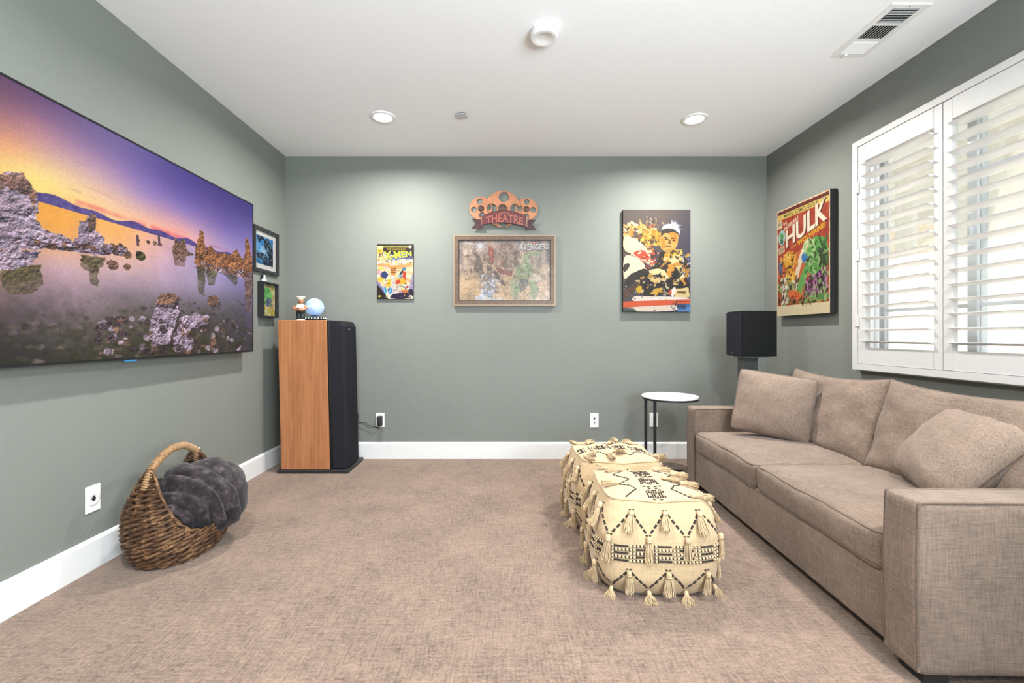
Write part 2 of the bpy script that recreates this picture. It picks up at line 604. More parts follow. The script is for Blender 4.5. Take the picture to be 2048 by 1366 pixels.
# ------------------------------------------------------------------ small painter for flat prints and the screen
class Art:
    """y runs down, coordinates in the units given by the frame (x0, y0, x1, y1)"""
    def __init__(self, w, h, fr=(0, 0, 1, 1), bg='#808080', seed=1):
        self.w, self.h, self.fr = w, h, fr
        self.a = np.zeros((h, w, 3), np.float32)
        self.a[:] = self.c(bg)
        self.rng = np.random.default_rng(seed)
        self.soft = False
    def c(self, s):
        if isinstance(s, str):
            s = s.lstrip('#')
            return np.array([int(s[i:i + 2], 16) / 255 for i in (0, 2, 4)], np.float32)
        return np.array(s, np.float32)
    def px(self, p):
        x0, y0, x1, y1 = self.fr
        return ((p[0] - x0) / (x1 - x0) * self.w, (p[1] - y0) / (y1 - y0) * self.h)
    def mask(self, pts):
        q = [self.px(p) for p in pts]
        xs = [p[0] for p in q]; ys = [p[1] for p in q]
        X0, X1 = max(0, int(min(xs)) - 1), min(self.w, int(max(xs)) + 2)
        Y0, Y1 = max(0, int(min(ys)) - 1), min(self.h, int(max(ys)) + 2)
        if X0 >= X1 or Y0 >= Y1: return None
        m = np.zeros((Y1 - Y0, X1 - X0), np.float32)
        for dx, dy in ((0.25, 0.25), (0.75, 0.25), (0.25, 0.75), (0.75, 0.75)):
            gx, gy = np.meshgrid(np.arange(X0, X1) + dx, np.arange(Y0, Y1) + dy)
            ins = np.zeros(gx.shape, bool)
            for (ax, ay), (bx, by) in zip(q, q[1:] + q[:1]):
                if ay == by: continue
                ins ^= ((ay > gy) != (by > gy)) & (gx < (bx - ax) * (gy - ay) / (by - ay) + ax)
            m += ins * 0.25
        return X0, X1, Y0, Y1, m
    def poly(self, pts, col, alpha=1.0, tex=None):
        if self.soft and 4 < len(pts) < 24:
            for _ in range(2):
                nx_ = []
                for a_, b_ in zip(pts, list(pts[1:]) + [pts[0]]):
                    nx_ += [(a_[0] * .75 + b_[0] * .25, a_[1] * .75 + b_[1] * .25), (a_[0] * .25 + b_[0] * .75, a_[1] * .25 + b_[1] * .75)]
                pts = nx_
        r = self.mask(pts)
        if r is None: return
        X0, X1, Y0, Y1, m = r
        m = (m * alpha)[..., None]
        c = self.c(col)
        if tex is not None: c = tex[Y0:Y1, X0:X1]
        self.a[Y0:Y1, X0:X1] = self.a[Y0:Y1, X0:X1] * (1 - m) + c * m
    def ell(self, cx, cy, rx, ry, col, alpha=1.0, n=28, tex=None, rough=0.0):
        pts = []
        for k in range(n):
            a = 2 * PI * k / n
            s = 1 + rough * (self.rng.random() - 0.5) * 2
            pts.append((cx + rx * s * math.cos(a), cy + ry * s * math.sin(a)))
        self.poly(pts, col, alpha, tex)
    def line(self, pts, wd, col, alpha=1.0):
        x0, y0, x1, y1 = self.fr
        for a, b in zip(pts, pts[1:]):
            dx, dy = b[0] - a[0], b[1] - a[1]
            L = math.hypot(dx, dy) or 1
            nx, ny = -dy / L * wd / 2, dx / L * wd / 2
            self.poly([(a[0] + nx, a[1] + ny), (b[0] + nx, b[1] + ny), (b[0] - nx, b[1] - ny), (a[0] - nx, a[1] - ny)], col, alpha)
    def fbm(self, cell, octv=4, gain=0.55):
        out = np.zeros((self.h, self.w), np.float32); amp, tot = 1.0, 0.0
        yy_, xx_ = np.mgrid[0:self.h, 0:self.w].astype(np.float32)
        for o in range(octv):
            cs = max(1.0, cell / 2 ** o)
            gw, gh = int(self.w / cs) + 3, int(self.h / cs) + 3
            g = self.rng.random((gh, gw)).astype(np.float32)
            fx, fy = xx_ / cs, yy_ / cs
            ix, iy = fx.astype(int), fy.astype(int)
            tx, ty = fx - ix, fy - iy
            tx = tx * tx * (3 - 2 * tx); ty = ty * ty * (3 - 2 * ty)
            v = (g[iy, ix] * (1 - tx) + g[iy, ix + 1] * tx) * (1 - ty) + (g[iy + 1, ix] * (1 - tx) + g[iy + 1, ix + 1] * tx) * ty
            out += v * amp; tot += amp; amp *= gain
        return out / tot
    def scatter(self, n, box_, size, cols, alpha=1.0, stretch=1.0):
        x0, y0, x1, y1 = box_
        for _ in range(n):
            x = x0 + (x1 - x0) * self.rng.random(); y = y0 + (y1 - y0) * self.rng.random()
            s = size * (0.3 + 0.9 * self.rng.random())
            a = self.rng.random() * PI
            pts = []
            for k in range(5):
                b = 2 * PI * k / 5
                u, v = s * stretch * math.cos(b) * (0.6 + 0.6 * self.rng.random()), s * math.sin(b) * (0.6 + 0.6 * self.rng.random())
                pts.append((x + u * math.cos(a) - v * math.sin(a), y + u * math.sin(a) + v * math.cos(a)))
            self.poly(pts, cols[int(self.rng.integers(len(cols)))], alpha)
    def text(self, s, quad, col, off=0.0, alpha=1.0):
        """quad: top-left, top-right, bottom-right, bottom-left"""
        vs, fs = text_vf(s, 0.0, off)
        tl, tr, br, bl = quad
        def mp(u, v):
            t = 1 - v
            return (tl[0] * (1 - u) * (1 - t) + tr[0] * u * (1 - t) + br[0] * u * t + bl[0] * (1 - u) * t,
                    tl[1] * (1 - u) * (1 - t) + tr[1] * u * (1 - t) + br[1] * u * t + bl[1] * (1 - u) * t)
        for f in fs:
            self.poly([mp(vs[i][0], vs[i][1]) for i in f], col, alpha)
    def idw(self, pts, _=0):
        """smooth colour field through scattered samples (linear radial basis)"""
        P_ = np.array([self.px((x, y)) for x, y, c in pts], np.float64); P_[:, 1] *= 1.6
        C_ = np.array([self.c(c) for x, y, c in pts], np.float64)
        ph = np.sqrt(((P_[:, None] - P_[None]) ** 2).sum(-1) + 30.0 ** 2)
        n = len(pts)
        K = np.zeros((n + 1, n + 1)); K[:n, :n] = ph + np.eye(n) * -12.0; K[:n, n] = 1; K[n, :n] = 1
        w_ = np.linalg.solve(K, np.vstack([C_, np.zeros((1, 3))]))
        yy_, xx_ = np.mgrid[0:self.h, 0:self.w].astype(np.float32)
        out = np.zeros((self.h, self.w, 3), np.float32) + w_[n].astype(np.float32)
        for k in range(n):
            d = np.sqrt((xx_ - P_[k, 0]) ** 2 + (yy_ * 1.6 - P_[k, 1]) ** 2 + 900.0)
            out += d[..., None] * w_[k].astype(np.float32)
        return np.clip(out, 0, 1)
    def warp(self, cell, amp):
        """ragged painterly edges: shift every dot by smooth noise"""
        u, v = (self.fbm(cell, 3, .6) - .5) * 2 * amp, (self.fbm(cell, 3, .6) - .5) * 2 * amp
        yy_, xx_ = np.mgrid[0:self.h, 0:self.w]
        self.a = self.a[np.clip(np.rint(yy_ + v).astype(int), 0, self.h - 1), np.clip(np.rint(xx_ + u).astype(int), 0, self.w - 1)]
    def image(self, name):
        img = bpy.data.images.new(name, self.w, self.h)
        buf = np.ones((self.h, self.w, 4), np.float32)
        buf[..., :3] = np.clip(self.a[::-1], 0, 1)
        img.pixels.foreach_set(buf.ravel())
        img.update()
        img.pack()
        return img

def picture_quad(to3, x0, x1, z0, z1, d):
    """flat printed sheet: verts and uv; to3 maps (a, depth, b)"""
    vs = [to3(x0, d, z0), to3(x1, d, z0), to3(x1, d, z1), to3(x0, d, z1)]
    return (vs, [(0, 1, 2, 3)]), [(0, 0), (1, 0), (1, 1), (0, 1)]
# ------------------------------------------------------------------ the room
TH = 0.14
def struct(name, vf, mat, parent=None, **k):
    o = obj(name, vf, mat, parent, **k)
    if parent is None: o['kind'] = 'structure'
    return o

struct('floor', box(XL - TH, XR + TH, YF - TH, YB + TH, -0.12, 0.0), M['carpet'])
struct('ceiling', box(XL - TH, XR + TH, YF - TH, YB + TH, H, H + 0.14), M['ceiling'])
struct('wall_left', box(XL - TH, XL, YF - TH, YB + TH, 0, H), M['wall'])
struct('wall_back', box(XL, XR, YB, YB + TH, 0, H), M['wall'])
# right wall with the window opening
WY0, WY1, WZ0, WZ1 = 1.70, 2.90, 0.87, 2.25
mb = MB()
mb.add(*box(XR, XR + TH, YF - TH, WY0, 0, H)); mb.add(*box(XR, XR + TH, WY1, YB + TH, 0, H))
mb.add(*box(XR, XR + TH, WY0, WY1, 0, WZ0)); mb.add(*box(XR, XR + TH, WY0, WY1, WZ1, H))
struct('wall_right', mb.vf, M['wall'])
# front wall (behind the camera) with an added, unseen glazed door that lets in daylight
DX0, DX1, DZ1 = -1.35, 1.75, 2.15
mb = MB()
mb.add(*box(XL, DX0, YF - TH, YF, 0, H)); mb.add(*box(DX1, XR, YF - TH, YF, 0, H)); mb.add(*box(DX0, DX1, YF - TH, YF, DZ1, H))
struct('wall_front', mb.vf, M['wall'])
d1 = struct('added_door_1', frame_ring(DX0, DX1, 0.0, DZ1, 0.07, YF - 0.10, YF - 0.04, lambda a, d, b: (a, d, b)), M['vinyl'])
obj('door_stile', box(0.16, 0.24, YF - 0.10, YF - 0.04, 0.07, DZ1 - 0.07), M['vinyl'], d1)
obj('door_pane', box(DX0 + 0.07, 0.16, YF - 0.075, YF - 0.069, 0.07, DZ1 - 0.07), M['glass'], d1)
obj('door_pane', box(0.24, DX1 - 0.07, YF - 0.075, YF - 0.069, 0.07, DZ1 - 0.07), M['glass'], d1)

def baseboard(a, b, nrm):
    """profile extruded from a to b on the floor; nrm points into the room"""
    prof = [(0, 0), (0.016, 0), (0.016, 0.128), (0.012, 0.137), (0.004, 0.142), (0, 0.142)]
    vs, fs = [], []
    for e in (a, b):
        for d, z in prof: vs.append((e[0] + nrm[0] * d, e[1] + nrm[1] * d, z))
    n = len(prof)
    for i in range(n):
        j = (i + 1) % n
        fs.append((i, j, n + j, n + i))
    fs += [tuple(reversed(range(n))), tuple(range(n, 2 * n))]
    return vs, fs
struct('baseboard_left', baseboard((XL, YF), (XL, YB), (1, 0)), M['trim'])
struct('baseboard_back', baseboard((XL + 0.016, YB), (XR - 0.016, YB), (0, -1)), M['trim'])
struct('baseboard_right', baseboard((XR, YF), (XR, YB), (-1, 0)), M['trim'])

# window_1: vinyl frame, meeting stile, bars, panes
fx0, fx1 = XR + 0.075, XR + 0.125
win = struct('window_1', frame_ring(WY0, WY1, WZ0, WZ1, 0.055, fx0, fx1, lambda a, d, b: (d, a, b)), M['vinyl'])
obj('sash', frame_ring(WY0 + 0.055, 2.255, WZ0 + 0.055, WZ1 - 0.055, 0.045, fx0 - 0.018, fx0 + 0.012, lambda a, d, b: (d, a, b)), M['vinyl'], win)
obj('sash', frame_ring(2.215, WY1 - 0.075, WZ0 + 0.055, WZ1 - 0.055, 0.04, fx0 + 0.016, fx0 + 0.042, lambda a, d, b: (d, a, b)), M['vinyl'], win)
for y0, y1, xx in ((WY0 + 0.1, 2.21, fx0 - 0.003), (2.255, WY1 - 0.115, fx0 + 0.029)):
    obj('pane', box(xx, xx + 0.005, y0, y1, WZ0 + 0.09, WZ1 - 0.09), M['glass'], win)
    for zz in (1.213, 1.874):
        obj('glazing_bar', box(xx - 0.006, xx + 0.011, y0, y1, zz - 0.009, zz + 0.009), M['vinyl'], win)
obj('window_catch', box(fx0 - 0.03, fx0 - 0.012, 2.225, 2.245, 1.52, 1.60, 0.004), M['vinyl'], win)

# outside: sunlit side yard and the neighbouring house wall with its eave
struct('ground', box(-14, 14, -14, 14, -0.40, -0.20), M['concrete'])
NX = 5.2
ew = struct('wall_neighbour', box(NX, NX + 0.2, -3.0, 9.0, -0.2, 4.6), M['stucco'])
obj('eave', box(NX - 0.95, NX + 0.2, -3.0, 9.0, 3.30, 3.42), M['trim'], ew)
obj('roof_overhang', box(NX - 0.95, NX - 0.91, -3.0, 9.0, 3.22, 3.42), M['trim'], ew)

# ------------------------------------------------------------------ plantation shutter on the window
SX0 = XR - 0.058                       # room face of its outer frame
sh = thing('plantation_shutter', (XR, 2.27, 0.848), 'wide white plantation shutter with tilted louvers on the right wall above the sofa', 'shutter')
yy = lambda a, d, b: (d, a, b)
o = obj('outer_frame', frame_ring(1.692, 2.85, 0.848, 2.273, 0.036, SX0, XR, yy), M['shutter'], sh)
obj('frame_lip', frame_ring(1.684, 2.858, 0.840, 2.281, 0.016, SX0 + 0.02, XR, yy), M['shutter'], o)
LZ = [1.025 + 0.0721 * i for i in range(16)]
def louver_vf(y0, y1):
    hw, ht, tilt = 0.0435, 0.0047, math.radians(6.5)
    sec = []
    for k in range(14):
        a = 2 * PI * k / 14
        u, v = hw * math.cos(a), ht * math.sin(a)
        sec.append((u * math.cos(tilt) + v * math.sin(tilt), -u * math.sin(tilt) + v * math.cos(tilt)))
    vs = [(p[0], y, p[1]) for y in (y0, y1) for p in sec]
    fs = [(k, (k + 1) % 14, 14 + (k + 1) % 14, 14 + k) for k in range(14)]
    fs += [tuple(reversed(range(14))), tuple(range(14, 28))]
    return vs, fs
for (p0, p1, o0, o1) in ((2.273, 2.812, 2.319, 2.757), (1.731, 2.269, 1.786, 2.222)):
    px0, px1 = SX0 + 0.006, SX0 + 0.036
    pan = obj('shutter_panel', box(px0, px1, o1, p1, 0.886, 2.235, 0.002, 1), M['shutter'], sh)
    obj('stile', box(px0, px1, p0, o0, 0.886, 2.235, 0.002, 1), M['shutter'], pan)
    obj('rail', box(px0, px1, o0, o1, 2.131, 2.235), M['shutter'], pan)
    obj('rail', box(px0, px1, o0, o1, 0.886, 0.983), M['shutter'], pan)
    base = louver_vf(o0 + 0.001, o1 - 0.001)
    cx = (px0 + px1) / 2
    first = None
    for z in LZ:
        zc = z - 0.0435 * math.sin(math.radians(6.5))
        if first is None:
            first = obj('louver', ([(v[0] + cx, v[1], v[2] + zc) for v in base[0]], base[1]), M['louver'], pan, smooth=True, auto=50)
            z0 = zc
        else:
            c = first.copy(); COL.objects.link(c); c.location.z = first.location.z + zc - z0
for zz in (1.15, 1.56, 1.98):
    obj('hinge', box(SX0 - 0.004, SX0 + 0.006, 2.800, 2.826, zz - 0.035, zz + 0.035, 0.002), M['shutter'], sh)

# ------------------------------------------------------------------ ceiling fittings
def downlight(x, y, label):
    t = thing('recessed_light', (x, y, H), label, 'ceiling light', 'recessed ceiling lights')
    obj('trim_ring', lathe([(0.089, -0.0005), (0.088, -0.006), (0.080, -0.010), (0.066, -0.009), (0.060, -0.003), (0.060, 0.0)], 40, (x, y, H), cap=False), M['plastic'], t, True)
    obj('lens', lathe([(0.0, -0.0055), (0.045, -0.0055), (0.061, -0.0035)], 32, (x, y, H), cap=False), M['lens'], t, True)
    ld = bpy.data.lights.new('recessed_light_glow', 'AREA')
    ld.shape = 'DISK'; ld.size = 0.10; ld.energy = LAMP; ld.color = (1.0, 0.97, 0.925); ld.spread = math.radians(165)
    lo = bpy.data.objects.new('recessed_light_glow', ld)
    lo.location = (0, 0, -0.014)
    lo.parent = t
    COL.objects.link(lo)
downlight(-0.842, 3.17, 'round recessed ceiling light nearer the television wall')
downlight(1.367, 3.20, 'round recessed ceiling light nearer the shuttered window')
downlight(-0.842, 0.75, 'assumed unseen recessed ceiling light over the left of the carpet, nearer the camera')  # this pair is out of view, added to continue the visible lamp grid
downlight(1.367, 0.75, 'assumed unseen recessed ceiling light over the near sofa arm, nearer the camera')

t = thing('smoke_detector', (0.210, 2.272, H), 'large round white smoke detector on the middle of the ceiling', 'smoke detector')
c = (0.210, 2.272, H)
obj('base_plate', lathe([(0.066, 0.0), (0.066, -0.012), (0.062, -0.014)], 48, c, cap=False), M['plastic'], t, True, auto=40)
obj('cover', lathe([(0.060, -0.0135), (0.070, -0.017), (0.0705, -0.034), (0.064, -0.042), (0.046, -0.044), (0.042, -0.0415), (0.0, -0.0415)], 48, c, cap=False), M['plastic'], t, True, auto=40)
t = thing('sprinkler_cover', (-0.283, 3.145, H), 'small flat round sprinkler cover on the ceiling beside the left recessed light', 'sprinkler')
c = (-0.283, 3.145, H)
obj('cap', lathe([(0.0, -0.012), (0.040, -0.012), (0.042, -0.010), (0.042, -0.007)], 36, c, cap=False), plain('cover_grey', (0.55, 0.55, 0.55), 0.5), t, True, auto=40)
obj('collar', lathe([(0.034, -0.008), (0.034, 0.0)], 36, c, cap=False), M['dark'], t, True)

# air vent: three louvered sections
vx0, vx1, vy0, vy1 = 1.805, 1.994, 2.085, 2.480
t = thing('air_vent', ((vx0 + vx1) / 2, (vy0 + vy1) / 2, H), 'white rectangular air vent in the ceiling with three louvered sections', 'air vent')
secs = [(vy0 + 0.030, vy0 + 0.128), (vy0 + 0.146, vy0 + 0.246), (vy0 + 0.264, vy0 + 0.362)]
sx0, sx1 = vx0 + 0.030, vx1 - 0.030
mb = MB(); zt, zb = H, H - 0.005
mb.add(*box(vx0, sx0, vy0, vy1, zb, zt)); mb.add(*box(sx1, vx1, vy0, vy1, zb, zt))
ys = [vy0] + [q for s in secs for q in s] + [vy1]
for a, b in zip(ys[0::2], ys[1::2]): mb.add(*box(sx0, sx1, a, b, zb, zt))
obj('face_plate', mb.vf, M['plastic'], t)
obj('duct_shade_sheet', box(sx0, sx1, secs[0][0], secs[2][1], H - 0.0012, H - 0.0004), M['dark'], t)  # thin dark sheet standing in for the shade inside the duct
for k, (a, b) in enumerate(secs):
    n = 9
    for i in range(n):
        if k == 1:
            x = sx0 + (i + 0.5) * (sx1 - sx0) / n
            vf = box(-0.0048, 0.0048, a, b, -0.0006, 0.0006)
            m = Matrix.Translation((x, 0, H - 0.0042)) @ Matrix.Rotation(math.radians(-52), 4, 'Y')
        else:
            y = a + (i + 0.5) * (b - a) / n
            vf = box(sx0, sx1, -0.0056, 0.0056, -0.0006, 0.0006)
            m = Matrix.Translation((0, y, H - 0.0052)) @ Matrix.Rotation(math.radians(34 if k == 0 else -34), 4, 'X')
        obj('slat', xf(vf, m), M['plastic'], t)
obj('screw', sphere(((vx0 + vx1) / 2, vy0 + 0.014, zb), (0.004, 0.004, 0.002), 10, 6), M['greymetal'], t, True)
obj('damper_lever', box(vx0 + 0.06, vx0 + 0.075, vy1 - 0.030, vy1 - 0.008, zb - 0.010, zb, 0.002), M['plastic'], t)

# ------------------------------------------------------------------ wall plates
def plate(name, c, axis, label, cat, kind):
    """axis 'y': on the back wall; 'x': on the left wall"""
    t = thing(name, c, label, cat, 'white wall plates')
    hw, hh, d = 0.037, 0.0605, 0.006
    def W(a0, a1, d0, d1, b0, b1, bev=0.0):
        if axis == 'y': return box(c[0] + a0, c[0] + a1, c[1] - d1, c[1] - d0, c[2] + b0, c[2] + b1, bev)
        return box(c[0] + d0, c[0] + d1, c[1] + a0, c[1] + a1, c[2] + b0, c[2] + b1, bev)
    def L(prof):
        vf = lathe(prof, 28, cap=False)
        r = Matrix.Rotation(PI / 2, 4, 'X') if axis == 'y' else Matrix.Rotation(PI / 2, 4, 'Y')
        return vf, r
    obj('cover_plate', W(-hw, hw, 0, d, -hh, hh, 0.003), M['plastic'], t)
    if kind == 'duplex':
        for s in (-1, 1):
            f = obj('socket_face', W(-0.017, 0.017, d, d + 0.002, s * 0.021 - 0.015, s * 0.021 + 0.015, 0.001), M['plastic'], t)
            for q in (-0.007, 0.007):
                obj('slot', W(q - 0.0012, q + 0.0012, d + 0.0012, d + 0.0024, s * 0.021 - 0.003, s * 0.021 + 0.007), M['dark'], f)
            obj('slot', W(-0.0022, 0.0022, d + 0.0012, d + 0.0024, s * 0.021 - 0.010, s * 0.021 - 0.006), M['dark'], f)
    elif kind == 'jack':
        obj('data_jack', W(-0.008, 0.008, d, d + 0.003, 0.008, 0.024, 0.001), M['dark'], t)
        vf, r = L([(0.007, 0), (0.007, 0.006), (0.004, 0.006), (0.0, 0.004)])
        obj('coaxial_jack', xf(vf, Matrix.Translation((c[0], c[1] - d, c[2] - 0.018)) @ r), M['greymetal'], t, True)
    elif kind == 'round':
        vf, r = L([(0.030, 0.0), (0.029, 0.004), (0.021, 0.005), (0.017, 0.001), (0.0, 0.0005)])
        f = obj('round_bezel', xf(vf, Matrix.Translation((c[0] + d, c[1], c[2] - 0.002)) @ r), M['plastic'], t, True)
        obj('cable_hole', ([(c[0] + d + 0.0035, c[1] + 0.011 * a, c[2] + 0.014 * b) for a, b in ((-1, 0), (0, -1), (1, 0), (0, 1))]
                           + [(c[0] + d + 0.0012, c[1] + 0.011 * a, c[2] + 0.014 * b) for a, b in ((-1, 0), (0, -1), (1, 0), (0, 1))],
                           [(0, 1, 2, 3), (0, 4, 5, 1), (1, 5, 6, 2), (2, 6, 7, 3), (3, 7, 4, 0), (7, 6, 5, 4)]), M['dark'], f)
    for s in (-1, 1):
        vf, r = L([(0.003, 0), (0.0025, 0.0012), (0.0, 0.0015)])
        off = Matrix.Translation((c[0], c[1] - d, c[2] + s * 0.048)) if axis == 'y' else Matrix.Translation((c[0] + d, c[1], c[2] + s * 0.048))
        obj('screw', xf(vf, off @ r), M['trim'], t, True)
    return t
x, z = bw(760.5, 840)
plate('wall_outlet', (x, YB, z), 'y', 'white wall outlet beside the tall speaker with a black adapter plugged in', 'outlet', 'duplex')
OUT1 = (x, z)
x, z = bw(1188.5, 840.5)
plate('wall_plate', (x, YB, z), 'y', 'white wall plate with a dark data jack behind the cream poufs', 'wall plate', 'jack')
x, z = bw(1307.5, 839.5)
plate('wall_outlet', (x, YB, z), 'y', 'white wall outlet behind the legs of the round side table', 'outlet', 'duplex')
y1_, y2_ = 900 * -XL / 837, 900 * -XL / 805
ym = (y1_ + y2_) / 2
plate('wall_plate', (XL, ym, EYE - (997 - 670) * ym / FPX), 'x', 'white wall plate with a round cable port left of the wicker basket', 'wall plate', 'round')
ym = 900 * -XL / (1005 - 391)
plate('wall_outlet', (XL, ym, EYE - (917 - 670) * ym / FPX), 'x', 'white wall plate half hidden behind the basket handle', 'outlet', 'duplex')

# adapter and its lead
ax, az = OUT1[0] + 0.002, OUT1[1] + 0.004
t = thing('power_adapter', (ax, YB - 0.01, az), 'black plug-in power adapter with a thin black lead trailing to the tall speaker', 'power adapter')
obj('adapter_body', box(ax - 0.019, ax + 0.023, YB - 0.052, YB - 0.0075, az - 0.050, az + 0.036, 0.007, 3), M['black'], t, True, auto=40)
vf = tube(catmull([(ax, YB - 0.03, az - 0.048), (ax - 0.004, YB - 0.03, az - 0.064), (ax - 0.03, YB - 0.028, az - 0.060)], 6), 0.0035, 8)
obj('strain_relief', vf, M['black'], t, True)
pts = [P(757, 852.5, YB - 0.028), P(748, 853, YB - 0.03), P(738, 851, YB - 0.02), P(732, 846, YB - 0.02), P(724, 845, YB - 0.02), P(718, 844, YB - 0.015),
       P(717, 836, YB - 0.015), P(715, 825, YB - 0.02), P(711, 820.5, YB - 0.02), P(704, 819, YB - 0.02), P(699, 814.5, YB - 0.02), P(690, 811, YB - 0.02), P(676, 810, YB - 0.02)]
obj('lead', tube(catmull(pts, 6), 0.0022, 6), M['black'], t, True)
pts = [P(754, 853, YB - 0.02), P(745, 855.5, YB - 0.012), P(737, 855, YB - 0.012), P(730, 850, YB - 0.012), P(722, 846, YB - 0.012), P(717.5, 846, YB - 0.012), P(714, 838, YB - 0.01), P(716.5, 830, YB - 0.012)]
obj('lead', tube(catmull(pts, 6), 0.0018, 6), M['black'], t, True)
# ------------------------------------------------------------------ sofa
SA = math.atan2(30, 900)
SO = Vector((1.250, 1.350, 0.0))
SM = Matrix.Translation(SO) @ Matrix.Rotation(PI / 2 - SA, 4, 'Z') @ Matrix.Scale(-1, 4, (0, 1, 0))
# local: x along the sofa from the near arm to the far arm, y depth towards the wall, z up
def flip(vf): return vf[0], [tuple(reversed(f)) for f in vf[1]]
def S(vf): return flip(xf(vf, SM))
SL, SD, AW, AH, AZ = 1.85, 0.92, 0.136, 0.561, 0.036
sofa = thing('sofa', tuple(SM @ Vector((SL / 2, SD / 2, 0))), 'taupe woven two-seat sofa along the right wall beneath the shutters', 'sofa')
def wr(p, sc, amp, seed=0.0):
    return mnoise.noise(Vector((p[0] * sc + seed, p[1] * sc - seed, p[2] * sc + 2 * seed))) * amp

obj('base', S(box(AW - 0.01, SL - AW + 0.01, 0.012, SD - 0.03, 0.052, 0.285, 0.012, 3)), M['sofa'], sofa, True, auto=50)
obj('back_frame', S(box(AW - 0.01, SL - AW + 0.01, SD - 0.20, SD, 0.052, 0.700, 0.03, 4)), M['sofa'], sofa, True, auto=50)
def arm(x0, seed):
    c = Vector((x0 + AW / 2, SD / 2, (AZ + AH) / 2))
    hx, hy, hz = AW / 2 - 0.003, SD / 2, (AH - AZ) / 2
    def fn(q, n):
        b = max(0, 1 - (q.y / hy) ** 2) * max(0, 1 - (q.z / hz) ** 2)
        q = q + Vector((n.x * 0.006 * b, 0, 0))
        if n.y < 0: q.y -= 0.006 * max(0, 1 - (q.z / hz) ** 2) * (-n.y)
        return q + n * wr(q, 5, 0.003, seed)
    vf = softbox((hx, hy, hz), 0.016, 18, fn)
    o = obj('arm', S(xf(vf, Matrix.Translation(c))), M['sofa'], sofa, True)
    for sx in (-1, 1):
        x = c.x + sx * (hx - 0.0035)
        yf = c.y - hy + 0.0045
        pts = [(x, yf, AZ + 0.012), (x, yf - 0.004, AZ + 0.25), (x, yf, AH - 0.030), (x, yf + 0.006, AH - 0.010), (x, yf + 0.028, AH - 0.0045),
               (x, yf + 0.30, AH - 0.003), (x, yf + 0.60, AH - 0.003), (x, SD - 0.03, AH - 0.005)]
        obj('piping', S(tube(catmull(pts, 8), 0.0042, 8)), M['piping'], o, True)
    for yy_ in (0.03, SD - 0.12):
        obj('foot', S(box(x0 + 0.018, x0 + AW - 0.022, yy_, yy_ + 0.075, 0.0, 0.042, 0.004)), M['black'], sofa)
arm(0.0, 1.0); arm(SL - AW, 5.0)

def rim_path(half, r, z, n=10, dx=0.0, fn=None):
    """closed loop round the vertical sides of a softbox at height z"""
    hx, hy = half[0] - dx, half[1] - dx
    pts = []
    for (sx, sy, a0) in ((1, 1, 0), (-1, 1, 90), (-1, -1, 180), (1, -1, 270)):
        for k in range(7):
            a = math.radians(a0 + 15 * k)
            pts.append((sx * (hx - r) + r * math.cos(a), sy * (hy - r) + r * math.sin(a), z))
    # add points along the straight runs
    out = []
    N = len(pts)
    for i in range(N):
        p, q = Vector(pts[i]), Vector(pts[(i + 1) % N])
        m = max(1, int((q - p).length / 0.05))
        for k in range(m): out.append(p.lerp(q, k / m))
    return [fn(p) for p in out] if fn else out

def seat(x0, x1, seed):
    hx, hy, hz = (x1 - x0) / 2 - 0.003, 0.375, 0.068
    c = Vector(((x0 + x1) / 2, 0.374, 0.340))
    def lift(q):
        b = max(0, 1 - (q.x / hx) ** 2) * max(0, 1 - (q.y / hy) ** 2)
        return 0.022 * b ** 0.6
    def fn(q, n):
        top = max(0.0, q.z / hz)
        q = q.copy()
        q.z += lift(q) * top
        # sagging front edge and puffed sides
        if q.y < -hy + 0.08: q.z += wr((q.x, 0, 0), 5, 0.010, seed) * (1 if q.z > 0 else 0.6)
        b = max(0, 1 - (q.z / hz) ** 2)
        q += Vector((n.x, n.y, 0)) * (0.013 * b * (1 if n.y < 0 else 0.3) * max(0.2, 1 - (q.x / hx) ** 4))
        return q + n * (wr(q, 9, 0.004, seed) + wr(q, 24, 0.0012, seed))
    vf = softbox((hx, hy, hz), 0.030, 30, fn)
    o = obj('seat_cushion', S(xf(vf, Matrix.Translation(c))), M['sofa'], sofa, True)
    for zz, dz in ((hz - 0.009, 1), (-hz + 0.009, -1)):
        def pf(p):
            q = Vector(p)
            if q.y < -hy + 0.08: q.z += wr((q.x, 0, 0), 5, 0.010, seed) * (1 if dz > 0 else 0.6)
            return q
        pts = rim_path((hx, hy), 0.034, zz, dx=0.0065, fn=pf)
        obj('piping', S(xf(tube(pts, 0.0046, 7, closed=True), Matrix.Translation(c))), M['piping'], o, True)
XM = 0.935
seat(AW + 0.002, XM - 0.001, 2.0); seat(XM + 0.001, SL - AW - 0.002, 9.0)

